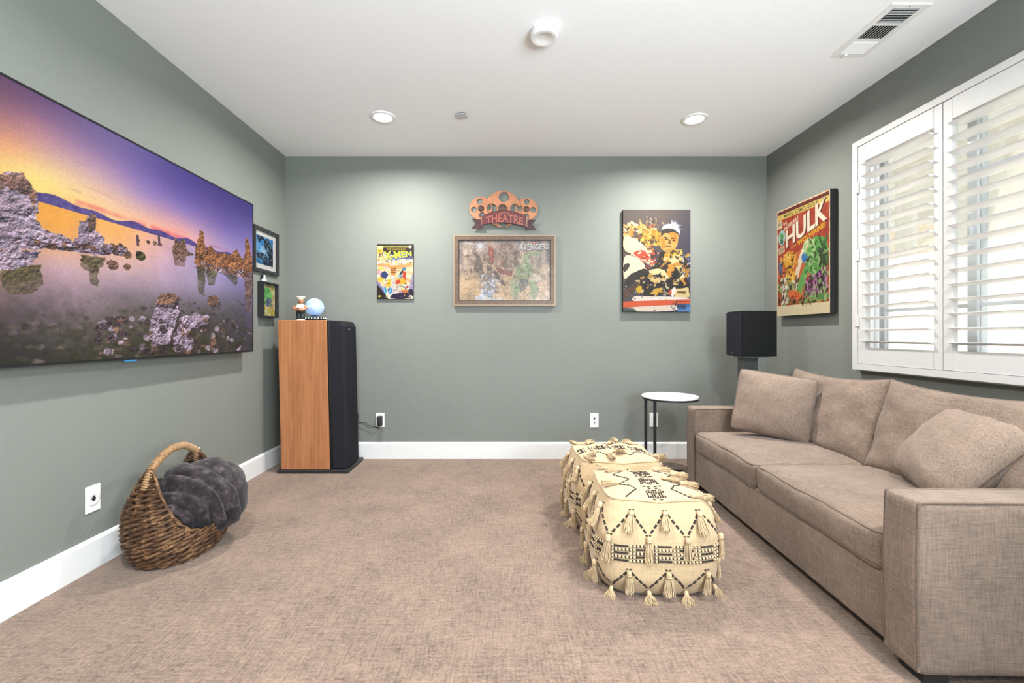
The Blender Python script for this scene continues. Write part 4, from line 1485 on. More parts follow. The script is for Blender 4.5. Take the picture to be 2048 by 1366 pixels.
path = [(bpt(2 * PI * i / n, rim(2 * PI * i / n)), bn(2 * PI * i / n, 0.2)) for i in range(n)]
obj('rim_braid', rope(path, True, 60, 0, 0.0085), M['wicker'], t, True)
# upright stakes behind the weave
mb = MB()
for k in range(22):
    ph = 2 * PI * (k + 0.3) / 22
    mb.add(*tube([bpt(ph, 0.012 + (rim(ph) - 0.02) * j / 8, -0.001) for j in range(9)], 0.005, 5))
obj('stakes', mb.vf, M['wicker'], t, True)
# arched handle with wrapping
hA, hB = bpt(math.radians(-101), 0.43), bpt(math.radians(101), 0.43)
mid = (hA + hB) / 2
hp = catmull([bpt(math.radians(-101), 0.36), hA, hA.lerp(hB, 0.16) + Vector((0, 0, 0.042)), hA.lerp(hB, 0.42) + Vector((0, 0, 0.070)), hA.lerp(hB, 0.68) + Vector((0, 0, 0.064)), hA.lerp(hB, 0.9) + Vector((0, 0, 0.03)), hB, bpt(math.radians(101), 0.36)], 10)
hd = obj('handle', tube(hp, 0.0135, 10), M['handle'], t, True)
wrap = []
acc = 0
fine = []
for a, b in zip(hp, hp[1:]):
    for k in range(10): fine.append(a.lerp(b, k / 10))
for i in range(1, len(fine) - 1):
    tg = (fine[i + 1] - fine[i - 1]).normalized()
    acc += (fine[i] - fine[i - 1]).length
    s_ = tg.cross(Vector((1, 0, 0))).normalized(); u_ = s_.cross(tg)
    a_ = acc * 2 * PI / 0.0105
    wrap.append(fine[i] + s_ * (0.0150 * math.cos(a_)) + u_ * (0.0150 * math.sin(a_)))
obj('wrapping', tube(wrap, 0.0036, 5), M['handle'], hd, True)

# the bundled throw: lumpy folded roll spilling over the low side of the rim
t = thing('throw_blanket', (-1.55, 2.27, 0.25), 'dark ribbed plush throw bundled inside the wicker basket', 'blanket')
NU, NV = 180, 96
vs, fs, uv = [], [], []
TC = Vector((-1.530, 2.290, 0.250))
axis = Vector((0.80, 0.42, -0.05)).normalized()      # bulges out of the basket along this
sidev = Vector((-0.45, 0.89, 0.0)).normalized()
upv = axis.cross(sidev).normalized()
if upv.z < 0: upv = -upv
for j in range(NV + 1):
    b = PI * j / NV                   # polar angle from the bulge tip
    for i in range(NU):
        a_ = 2 * PI * i / NU
        cx = math.cos(b); sx = math.sin(b)
        X_ = 0.202 * math.copysign(abs(cx) ** 0.85, cx)
        Y_ = 0.185 * abs(sx) ** 0.8 * math.cos(a_)
        Z_ = 0.175 * abs(sx) ** 0.8 * math.sin(a_)
        # folds run as arcs round the lower near corner
        qx, qz = X_ + 0.13, Z_ + 0.11
        rr = math.hypot(qx, qz) + 0.30 * Y_ + 0.06 + 0.012 * mnoise.noise(Vector((X_ * 9, Y_ * 9, Z_ * 9)))
        fr_ = (rr / 0.070) % 1.0
        fold = (1 - (1 - fr_) ** 2.2) * (1 - max(0.0, fr_ - 0.82) / 0.18) - 0.55
        side_k = 1.0 if sx > 0.15 else sx / 0.15
        d_ = 0.036 * fold * side_k * (1.0 if rr < 0.30 else 0.5) + 0.010 * mnoise.noise(Vector((X_ * 7 + 3, Y_ * 7, Z_ * 7)))
        v_ = Vector((X_, Y_, Z_)); n_ = v_.normalized()
        p = TC + axis * (v_.x + n_.x * d_) + sidev * (v_.y + n_.y * d_) + upv * (v_.z + n_.z * d_)
        # lower skirt sags outwards over the rim
        if v_.z < -0.02 and v_.x > 0: p.z += -0.02 * (v_.x / 0.19)
        vs.append(tuple(p)); uv.append((rr * 5.2, math.atan2(qz, qx) * 0.6))
for j in range(NV):
    for i in range(NU):
        k = (i + 1) % NU
        fs.append((j * NU + i, (j + 1) * NU + i, (j + 1) * NU + k, j * NU + k))
obj('folded_cloth', (vs, fs), M['plush'], t, True, uv=uv)
# ------------------------------------------------------------------ television
M['bezel'] = plain('bezel_black', (0.012, 0.012, 0.013), 0.75, var=0.05, spec=0.15)
TX = -1.785
TVY0, TVY1, TVZ0, TVZ1 = 1.355, 3.222, 0.944, 1.998
def tvuv(px, py):
    d = FPX * -TX / (1005 - px)
    z = EYE - (py - 670) * d / FPX
    return ((d - TVY0) / (TVY1 - TVY0), 1 - (z - TVZ0) / (TVZ1 - TVZ0))
def build_tv_art():
    A = Art(1180, 668, (0, 0, 1, 1), '#555555', 4)
    sky = [(10, 185, '#76506a'), (10, 230, '#a5707a'), (15, 290, '#f0ab7c'), (20, 330, '#ffd785'), (70, 350, '#ffe58a'), (100, 240, '#8a6086'), (110, 300, '#c89a9e'),
           (130, 370, '#ffdc94'), (180, 270, '#72568e'), (190, 340, '#c9a0b0'), (200, 400, '#ffd3a0'), (120, 415, '#ffcf70'), (280, 320, '#65509a'), (290, 390, '#a98cc0'), (280, 440, '#ffc6a0'),
           (350, 365, '#5f4e9a'), (370, 420, '#8f78bc'), (380, 470, '#f3b6b4'), (350, 462, '#ffb8a4'), (430, 400, '#59498f'), (450, 450, '#7866ac'), (450, 500, '#b79cc6'),
           (495, 430, '#514688'), (500, 470, '#7a6cb0'), (500, 510, '#9888c2'), (60, 250, '#b98088')]
    wat = [(82, 440, '#f3a94a'), (130, 465, '#f4ab55'), (230, 475, '#ffba6c'), (180, 480, '#f0b58a'), (300, 495, '#f0b6a8'), (110, 530, '#d8b0b4'), (230, 540, '#d6b2b8'), (330, 520, '#d8b0c0'),
           (400, 510, '#b4a0c8'), (470, 530, '#9a8cc0'), (90, 600, '#85707a'), (30, 620, '#74626a'), (160, 600, '#a48c96'), (240, 590, '#8e7c86'), (330, 570, '#b29ab0'), (430, 570, '#a698bc'),
           (500, 570, '#8678a8'), (20, 700, '#3a3636'), (100, 680, '#57504e'), (200, 660, '#625852'), (270, 640, '#665c58'), (330, 610, '#7a6c74'), (400, 620, '#6a6066'), (470, 620, '#5c5660'),
           (260, 700, '#4a4638'), (400, 690, '#434032'), (490, 680, '#454350')]
    S_ = A.idw([tvuv(x, y) + (c,) for x, y, c in sky]); W_ = A.idw([tvuv(x, y) + (c,) for x, y, c in wat])
    hz = 0.392
    yy_ = (np.arange(A.h) / A.h)[:, None, None]
    A.a = np.where(yy_ < hz, S_, W_).astype(np.float32)
    # streaked clouds, soft and torn along their length
    cn = A.fbm(34, 4, .6)
    gx0, gy0 = np.meshgrid(np.arange(A.w) / A.w, np.arange(A.h) / A.h)
    def cloud(x, y, rx, ry, tilt, c, al):
        u, v = tvuv(x, y)
        dx, dy = gx0 - u, (gy0 - v) - tilt * (gx0 - u)
        m = np.exp(-(dx / rx) ** 2 - (dy / ry) ** 2) * np.clip((cn - 0.30) * 2.6, 0, 1) * al
        A.a = (A.a * (1 - m[..., None]) + A.c(c) * m[..., None]).astype(np.float32)
    for q in ((185, 412, .07, .010, .02, '#f08a76', .9), (150, 408, .05, .008, .0, '#e8988a', .7), (225, 428, .05, .008, .03, '#f2907c', .8), (300, 455, .055, .016, .06, '#ec6a70', 1.0), (340, 468, .06, .014, .02, '#f07078', 1.0),
              (380, 480, .07, .012, .03, '#d86f88', .8), (360, 462, .05, .010, -.06, '#f09a90', .8), (205, 385, .04, .006, .10, '#cf9498', .6), (165, 385, .03, .006, .10, '#c48a92', .6), (430, 492, .10, .008, .02, '#b07aa8', .7), (470, 480, .08, .010, .02, '#9a82bc', .5)):
        cloud(*q)
    n1, n2 = A.fbm(60), A.fbm(9, 4, 0.65)
    # far hills
    top = []
    for k in range(121):
        u = k / 120
        hgt = 0.020 + 0.075 * max(0, 0.42 - u) + 0.010 * math.sin(u * 23) * math.sin(u * 9 + 1) + 0.006 * math.sin(u * 61)
        if u > 0.75: hgt *= max(0.25, 1 - (u - 0.75) * 3)
        top.append((u, hz + 0.004 - hgt))
    hillc = np.clip(A.c('#5b4c8c')[None, None] + (n2[..., None] - 0.5) * 0.25, 0, 1)
    A.poly(top + [(1, hz + 0.006), (0, hz + 0.006)], '#5b4c8c', 1, hillc)
    A.a[int(hz * A.h):] *= (1 + (n1[int(hz * A.h):, :, None] - 0.5) * 0.10)
    # mottled lake bed showing through towards the near shore
    bed = np.clip((gy0 - 0.66) / 0.30 - 0.35 * np.clip(0.45 - gx0, 0, 1), 0, 1) * np.clip((A.fbm(22, 5, .65) - .38) * 3.2, 0, 1) * 0.65
    A.a = (A.a * (1 - bed[..., None]) + A.c('#35351f') * bed[..., None]).astype(np.float32)
    # submerged stones in the shallows
    R = A.rng
    for _ in range(420):
        u, v = 0.12 + 0.88 * R.random(), 0.66 + 0.34 * R.random()
        if v < 0.74 + 0.2 * (0.55 - u) : continue
        s = 0.006 + 0.016 * R.random() * (v - 0.4)
        c = ['#3d392e', '#514a3c', '#6d6256', '#86756f', '#2b2a24'][int(R.integers(5))]
        A.ell(u, v, s * 0.9, s * 0.8, c, 0.30 + 0.25 * R.random(), 9, None, 0.3)
    n3 = A.fbm(26, 5, 0.62)
    # lumpy relief lit from the upper right
    gy_, gx_ = np.gradient(n3 * 26)
    n4 = A.fbm(7, 3, 0.6)
    hy_, hx_ = np.gradient(n4 * 7)
    shade_ = np.clip(0.78 + 0.42 * (gx_ * 0.5 + gy_ * 0.9) + 0.26 * (hx_ * 0.4 + hy_), 0.22, 1.35)[..., None]
    rock = lambda base, k=0.5: np.clip(A.c(base)[None, None] * shade_ * (0.80 + 0.4 * n1[..., None]) + (n4[..., None] - 0.5) * np.array([0.10, 0.02, -0.06]), 0, 1)
    lil, brn, grn, ora, drk = rock('#c3abc0'), rock('#96705e'), rock('#625c38'), rock('#b4774f'), rock('#544448')
    def jag(pts, amp=0.006, sub=5):
        out = []
        for a, b in zip(pts, pts[1:] + pts[:1]):
            for k in range(sub):
                f = k / sub
                out.append((a[0] + (b[0] - a[0]) * f + (R.random() - .5) * amp * 2, a[1] + (b[1] - a[1]) * f + (R.random() - .5) * amp * 2))
        return out
    T = lambda pts: [tvuv(*p) for p in pts]
    # mirror images first
    for pts, tx in (([(0, 540), (80, 530), (82, 570), (60, 590), (20, 592), (0, 575)], grn), ([(162, 510), (212, 520), (195, 545), (198, 575), (180, 572), (176, 545), (160, 535)], grn),
                    ([(393, 520), (412, 528), (410, 592), (396, 588)], grn), ([(410, 530), (440, 538), (430, 570), (418, 574)], grn), ([(440, 540), (478, 552), (474, 575), (460, 560)], grn),
                    ([(490, 555), (506, 560), (505, 628), (492, 622)], brn), ([(345, 505), (375, 510), (370, 534), (350, 532)], brn)):
        A.poly(jag(T(pts), 0.004), '#444444', 0.55, tx)
        ys_ = [q[1] for q in pts]; A.poly(jag(T([(x_, min(ys_) + (y_ - min(ys_)) * .6) for x_, y_ in pts]), 0.003), '#444444', 0.6, tx)
    # big tower on the left, and the shore that leaves it
    A.poly(jag(T([(-60, 370), (0, 345), (40, 340), (48, 352), (68, 380), (72, 420), (70, 440), (88, 460), (140, 482), (170, 492), (240, 490), (242, 505), (200, 512), (150, 505), (100, 498), (40, 500), (-60, 505)]), 0.005), '#999999', 1, lil)
    A.poly(jag(T([(-60, 372), (0, 345), (40, 340), (48, 352), (68, 382), (71, 418), (55, 392), (30, 378), (0, 372), (-60, 400)]), 0.006), '#666666', 0.9, brn)
    A.poly(jag(T([(-60, 505), (40, 500), (80, 505), (60, 530), (20, 542), (-60, 545)]), 0.004), '#999999', 1, lil)
    A.poly(jag(T([(156, 440), (172, 440), (178, 432), (180, 426), (191, 426), (190, 460), (206, 475), (214, 500), (165, 505), (156, 480)]), 0.004), '#999999', 1, lil)
    A.poly(jag(T([(174, 442), (180, 426), (191, 426), (189, 460), (178, 462)]), 0.003), '#666666', 0.85, brn)
    for x, y, r, tx in ((120, 475, 9, lil), (105, 490, 12, lil), (135, 490, 10, lil), (60, 480, 12, lil), (222, 497, 9, brn), (232, 505, 8, brn), (255, 510, 10, brn), (281, 512, 11, grn), (224, 530, 11, brn), (255, 534, 8, brn), (241, 490, 4, drk),
                        (276, 480, 4, brn), (310, 487, 5, brn), (320, 489, 4, brn), (296, 484, 4, brn)):
        u, v = tvuv(x, y); u2, v2 = tvuv(x + r, y)
        A.ell(u, v, abs(u2 - u), r * abs(tvuv(x, y + 1)[1] - v) * 0.85, '#888888', 1, 14, tx, 0.22)
    for x in (275, 318): A.line(T([(x, 470), (x + 1, 492)]), 0.008, '#5a4450')
    for _ in range(120):
        t__ = R.random(); x = 60 + 190 * t__; y = 478 + 22 * t__ + 16 * (R.random() - .4)
        u, v = tvuv(x, y); s_ = 0.004 + 0.008 * R.random()
        A.ell(u, v + 0.004, s_, s_ * 1.1, '#3a2c34', 0.8, 9); A.ell(u, v, s_, s_ * 1.1, '#888888', 1, 9, (lil, lil, brn)[int(R.integers(3))], 0.25)
    # right hand towers
    A.poly(jag(T([(344, 505), (350, 480), (352, 472), (357, 485), (366, 477), (371, 480), (374, 500), (390, 510), (370, 512)]), 0.003), '#999999', 1, brn)
    A.poly(jag(T([(388, 528), (394, 490), (400, 460), (408, 463), (412, 500), (422, 490), (432, 505), (445, 505), (462, 510), (475, 498), (484, 515), (490, 520), (492, 478), (498, 474), (506, 520), (507, 562), (480, 552), (440, 540), (405, 534)]), 0.004), '#999999', 1, ora)
    A.poly(jag(T([(400, 535), (440, 535), (507, 545), (507, 562), (470, 552), (430, 542)]), 0.004), '#999999', 0.8, lil)
    for _ in range(110):
        t__ = R.random(); x = 392 + 112 * t__; y = 528 + 22 * t__ + 12 * (R.random() - .5)
        u, v = tvuv(x, y); s_ = 0.003 + 0.006 * R.random()
        A.ell(u, v + 0.003, s_, s_ * 1.2, '#3a2620', 0.7, 8); A.ell(u, v, s_, s_ * 1.2, '#888888', 1, 8, (ora, lil, brn)[int(R.integers(3))], 0.25)
    # lilac boulders in front
    for pts, tx in (([(300, 640), (310, 622), (330, 600), (352, 600), (360, 625), (340, 690), (318, 694), (300, 680)], lil), ([(345, 690), (348, 668), (362, 648), (378, 652), (390, 690), (380, 708), (352, 706)], lil),
                    ([(358, 640), (390, 628), (420, 634), (416, 650), (390, 660), (370, 655)], lil), ([(310, 610), (322, 590), (345, 588), (360, 598), (345, 612)], brn), ([(415, 600), (428, 590), (440, 598), (436, 612), (420, 612)], brn),
                    ([(420, 690), (430, 680), (436, 700), (425, 702)], brn)):
        A.poly(jag(T([(x + 3, y + 6) for x, y in pts]), 0.005), '#222222', 0.6, drk)
        A.poly(jag(T(pts), 0.006), '#999999', 1, tx)
    for _ in range(150):
        x, y = 190 + 310 * R.random(), 640 + 75 * R.random()
        u, v = tvuv(x, y); s = 0.004 + 0.011 * R.random()
        A.ell(u, v, s, s * 1.2, '#888888', 0.75, 10, (lil, brn, drk, drk)[int(R.integers(4))], 0.3)
    A.a *= (0.94 + 0.12 * A.fbm(3, 2)[..., None])
    return A.image('lake_view')
tv = thing('television', (XL, (TVY0 + TVY1) / 2, TVZ0), 'huge wall-mounted flat television showing a purple sunset lake with rock towers', 'television')
obj('housing', box(XL + 0.030, TX - 0.002, TVY0, TVY1, TVZ0, TVZ1, 0.004), M['bezel'], tv, True, auto=40)
left3 = lambda a, d, b: (d, a, b)
obj('bezel', frame_ring(TVY0, TVY1, TVZ0, TVZ1, 0.009, TX - 0.003, TX + 0.0015, left3), M['bezel'], tv)
q, uv = picture_quad(left3, TVY0 + 0.008, TVY1 - 0.008, TVZ0 + 0.010, TVZ1 - 0.008, TX - 0.0005)
obj('screen', q, m_image('screen_image', build_tv_art(), 0.45, 0.97, 0.08), tv, uv=uv)
ylog = FPX * -TX / (1005 - 262)
obj('sensor_strip', box(TX - 0.006, TX + 0.001, ylog - 0.035, ylog + 0.035, TVZ0 - 0.008, TVZ0 + 0.002), plain('sensor_blue', '#2f6f9c', 0.3), tv)

# ------------------------------------------------------------------ two small frames on the left wall
def art_blue():
    A = Art(240, 260, (0, 0, 1, 1), '#e9e6e2', 9)
    bx = (0.10, 0.13, 0.86, 0.86)
    g = A.fbm(50)
    t_ = np.clip(A.c('#4a93cf')[None, None] + (g[..., None] - 0.5) * np.array([0.5, 0.45, 0.3]), 0, 1)
    A.poly([(.10, .13), (.86, .13), (.86, .86), (.10, .86)], '#4a93cf', 1, t_)
    A.poly([(.3, .40), (.55, .35), (.5, .62), (.2, .66)], '#c9dff0', .55)
    for pts in ([(.45, .20), (.62, .14), (.80, .30), (.86, .45), (.86, .86), (.62, .86), (.66, .60), (.52, .46), (.42, .34)],
                [(.14, .15), (.34, .13), (.52, .20), (.30, .22), (.24, .34), (.18, .24)], [(.10, .60), (.34, .56), (.60, .62), (.62, .86), (.42, .86), (.36, .72), (.14, .72)]):
        A.poly(pts, '#0f1722', .92)
    A.scatter(70, (.40, .20, .86, .86), 0.025, ['#5d88ab', '#24425e', '#9dbdd6', '#0a0f16'], .7, 2.2)
    A.scatter(60, (.10, .55, .60, .74), 0.022, ['#7fa3bf', '#0a0f16', '#2a4a66'], .7, 2.0)
    A.scatter(40, (.10, .13, .60, .40), 0.012, ['#1a2c3f', '#a8cbe6'], .5, 2.0)
    A.scatter(40, (.10, .74, .60, .86), 0.018, ['#2d5680', '#16283c'], .7, 2.0)
    return A.image('blue_brush_print')
fy0, fy1, fz0, fz1 = 3.345, 3.715, 1.545, 1.890
t = thing('picture_frame', (XL, 3.53, fz0), 'black framed blue brush-stroke print in a white mat beside the television', 'picture')
obj('frame', frame_ring(fy0, fy1, fz0, fz1, 0.026, XL, XL + 0.024, left3), M['black'], t)
obj('backing', box(XL + 0.001, XL + 0.006, fy0 + 0.01, fy1 - 0.01, fz0 + 0.01, fz1 - 0.01), M['mat'], t)
q, uv = picture_quad(left3, fy0 + 0.024, fy1 - 0.024, fz0 + 0.024, fz1 - 0.024, XL + 0.008)
obj('print', q, m_image('blue_print', art_blue(), 0.5), t, uv=uv)

def art_green():
    A = Art(160, 250, (0, 0, 1, 1), '#c9c184', 12)
    g = A.fbm(30)
    A.a[:] = np.clip(A.a + (g[..., None] - .5) * .5, 0, 1)
    A.ell(.42, .32, .34, .22, '#62b25c', .95, 18, None, .18); A.ell(.40, .20, .18, .10, '#57a850', .9, 14, None, .2); A.ell(.62, .36, .2, .12, '#7cc46c', .8, 14, None, .2)
    A.scatter(46, (.08, .46, .80, .66), .055, ['#4d4487', '#6a5aa4', '#57a850', '#8cc46c'], .85, 2.2)
    A.scatter(60, (.05, .72, .95, .98), .05, ['#d8b03c', '#c7a038', '#e2c85a', '#a0742c', '#7fae4c'], .85, 1.5)
    A.scatter(40, (.65, .45, .98, .8), .04, ['#d98d82', '#c8b68c', '#b8584e'], .7)
    A.scatter(50, (.1, .12, .8, .7), .018, ['#1f3a1e', '#2c2340', '#b8e0a0'], .7, 2.4)
    A.scatter(24, (.05, .02, .95, .10), .02, ['#6a5a40', '#8a7a50'], .7, 2.2)
    return A.image('green_print')
by0, by1, bz0, bz1 = 3.430, 3.657, 1.200, 1.474
BXF = XL + 0.050
t = thing('shadow_box', (XL, 3.54, bz0), 'small black shadow box with a green and yellow print below the blue picture', 'picture')
obj('frame', frame_ring(by0, by1, bz0, bz1, 0.011, XL, BXF, left3), M['black'], t)
obj('backing', box(XL + 0.001, XL + 0.026, by0 + 0.005, by1 - 0.005, bz0 + 0.005, bz1 - 0.005), M['black'], t)
q, uv = picture_quad(left3, by0 + 0.012, by1 - 0.020, bz0 + 0.014, bz1 - 0.016, XL + 0.028)
obj('print', q, m_image('green_art', art_green(), 0.5), t, uv=uv)
kx, ky = XL + 0.026, 3.475
t = thing('bust_ornament', (kx, ky, bz1), 'tiny black and white bust standing on the shadow box', 'figurine')
obj('bust', lathe([(0.016, 0.0), (0.020, 0.006), (0.018, 0.016), (0.009, 0.024), (0.0075, 0.030)], 18, (kx, ky, bz1)), M['plastic'], t, True)
obj('head', sphere((kx, ky, bz1 + 0.040), (0.0115, 0.0115, 0.014), 16, 10), M['plastic'], t, True)
obj('hair', sphere((kx - 0.0065, ky - 0.0035, bz1 + 0.042), (0.0135, 0.0125, 0.0165), 16, 10), M['black'], t, True)

# ------------------------------------------------------------------ back wall pictures
back3 = lambda a, d, b: (a, YB - d, b)
def panel_art(name, rect, depth, img, side, label, rough=0.45):
    (x0, z1), (x1, z0) = bw(rect[0], rect[1], YB - depth), bw(rect[2], rect[3], YB - depth)
    t = thing(name, ((x0 + x1) / 2, YB, z0), label, 'wall art')
    obj('panel', box(x0, x1, YB - depth, YB - 0.003, z0, z1, 0.0015, 1), side, t)
    q, uv = picture_quad(back3, x0 + 0.001, x1 - 0.001, z0 + 0.001, z1 - 0.001, depth + 0.0006)
    obj('print', q, m_image(name + '_print', img, rough), t, uv=uv)
    return t

def art_comic():
    A = Art(360, 540, (215, 165, 880, 1150), '#f3e6c8', 21)
    A.soft = True
    g = A.fbm(60)
    A.a[:] = np.clip(A.a + (g[..., None] - .5) * np.array([.16, .22, .3]), 0, 1)
    # rays of colour bursting from the middle
    cx, cy = 520, 640
    cols = ['#f2b36a', '#fbe9b0', '#e98d4a', '#f7f0e0', '#f4d25a', '#e8b890', '#cdbfe0', '#fdf4da']
    for k in range(26):
        a0 = 2 * PI * k / 26 + 0.1 * A.rng.random(); a1 = a0 + 0.12 + 0.1 * A.rng.random()
        A.poly([(cx, cy), (cx + 900 * math.cos(a0), cy + 900 * math.sin(a0)), (cx + 900 * math.cos(a1), cy + 900 * math.sin(a1))], cols[k % 8], .55)
    A.poly([(215, 520), (360, 500), (500, 560), (880, 480), (880, 540), (620, 600), (500, 620), (400, 570), (215, 560)], '#eda45c', .85)
    A.poly([(450, 580), (580, 580), (545, 720), (480, 720)], '#e58a2e', .9)
    for y in (600, 635, 670): A.line([(470, y + 10), (520, y), (560, y + 14)], 9, '#4a2c22')
    A.ell(345, 720, 62, 66, '#2d3d7a', .95, 16, None, .25); A.ell(260, 670, 45, 45, '#f2b9cc', .9); A.ell(280, 800, 56, 50, '#ecd243', .9, 14, None, .2); A.ell(290, 600, 60, 36, '#eddb6c', .8)
    A.poly([(690, 640), (745, 680), (735, 830), (680, 780)], '#d8392c', .95); A.ell(712, 610, 34, 36, '#3d83b4', .95, 14, None, .2); A.poly([(640, 660), (700, 610), (680, 700), (610, 740)], '#3a3540', .9)
    A.poly([(570, 780), (700, 760), (760, 880), (560, 880)], '#efb62c', .95); A.poly([(560, 820), (630, 800), (640, 870), (555, 890)], '#d5382a', .9); A.ell(640, 745, 42, 40, '#8cc3d8', .9, 14, None, .2)
    A.poly([(380, 850), (440, 770), (490, 860), (440, 950), (390, 910)], '#eac02e', .95)
    A.ell(355, 1000, 36, 66, '#4aa6de', .95, 16); A.ell(455, 1000, 40, 66, '#4aa6de', .95, 16); A.line([(340, 950), (360, 1060)], 7, '#d8f0fb'); A.line([(470, 940), (445, 1060)], 7, '#d8f0fb')
    for k in range(4): A.line([(560, 960 + k * 18), (640, 890 + k * 14), (760, 950 + k * 10)], 9, ('#47506a', '#f6eee0')[k % 2])
    A.ell(770, 935, 22, 22, '#b8273a')
    A.poly([(215, 820), (330, 960), (330, 1060), (215, 960)], '#8f84c8', .9); A.poly([(860, 700), (880, 700), (880, 1000), (800, 960)], '#9d94cc', .8)
    A.poly([(215, 880), (360, 1060), (420, 1150), (215, 1150)], '#33271f'); A.poly([(880, 960), (880, 1150), (420, 1150), (500, 1060), (640, 1040), (800, 980)], '#2b2440')
    A.scatter(60, (380, 960, 860, 1120), 14, ['#5c4a9c', '#b8a8e0', '#1c1830'], .6, 2)
    A.scatter(120, (230, 480, 870, 950), 9, ['#3a2a24', '#fff6de', '#7c4a2c', '#c8b8d8'], .75, 2.2)
    A.ell(720, 1010, 70, 26, '#e8823c', .9, 16, None, .2)
    A.text('X', [(700, 1062), (742, 1062), (742, 1104), (700, 1104)], '#f0a04a', 0.03)
    for k in range(5): A.line([(370 + k * 16, 1125), (395 + k * 16, 1065)], 5, '#e8e2d0')
    A.poly([(235, 1088), (282, 1088), (282, 1118), (235, 1118)], '#e6d44e'); A.poly([(806, 1088), (852, 1088), (852, 1114), (806, 1114)], '#f2e4c8')
    A.warp(20, 4.5)
    A.soft = False
    # heading
    A.poly([(215, 165), (880, 165), (880, 430), (760, 440), (330, 300), (215, 300)], '#3a2b28')
    A.poly([(440, 420), (560, 460), (700, 420), (880, 440), (880, 400), (440, 380)], '#8d86c0', .7)
    A.poly([(330, 196), (790, 196), (790, 224), (330, 224)], '#dcd65a')
    A.text('MARVEL COMICS GROUP', [(345, 200), (775, 200), (775, 221), (345, 221)], '#3a3320', 0.015)
    A.poly([(215, 190), (325, 190), (325, 480), (215, 480)], '#efe2a0'); A.poly([(222, 250), (318, 250), (318, 330), (222, 330)], '#f0c33c', .9)
    A.scatter(26, (225, 270, 318, 460), 14, ['#5a3a2a', '#d8a03c', '#c86a80', '#3c3440'], .85)
    A.ell(820, 210, 30, 28, '#f4f0d0')
    A.text('THE UNCANNY', [(390, 236), (738, 236), (738, 272), (390, 272)], '#e8d13c', 0.02)
    sh = [(325, 290), (845, 282), (852, 372), (372, 462)]
    A.text('X-MEN', [(p[0] + 2, p[1] + 20) for p in sh], '#4f6f92', 0.05)
    A.text('X-MEN', [(p[0] - 8, p[1] + 10) for p in sh], '#5d7fa4', 0.05)
    A.text('X-MEN', sh, '#f0e63e', 0.035)
    A.a[:, :] = A.a * (0.96 + 0.08 * A.fbm(3, 2)[..., None])
    return A.image('burst_cover')
panel_art('comic_cover_print', (754, 488.5, 827, 598), 0.018, art_comic(), M['black'],
          'small comic cover plaque with yellow lettering, left of the wide framed print')

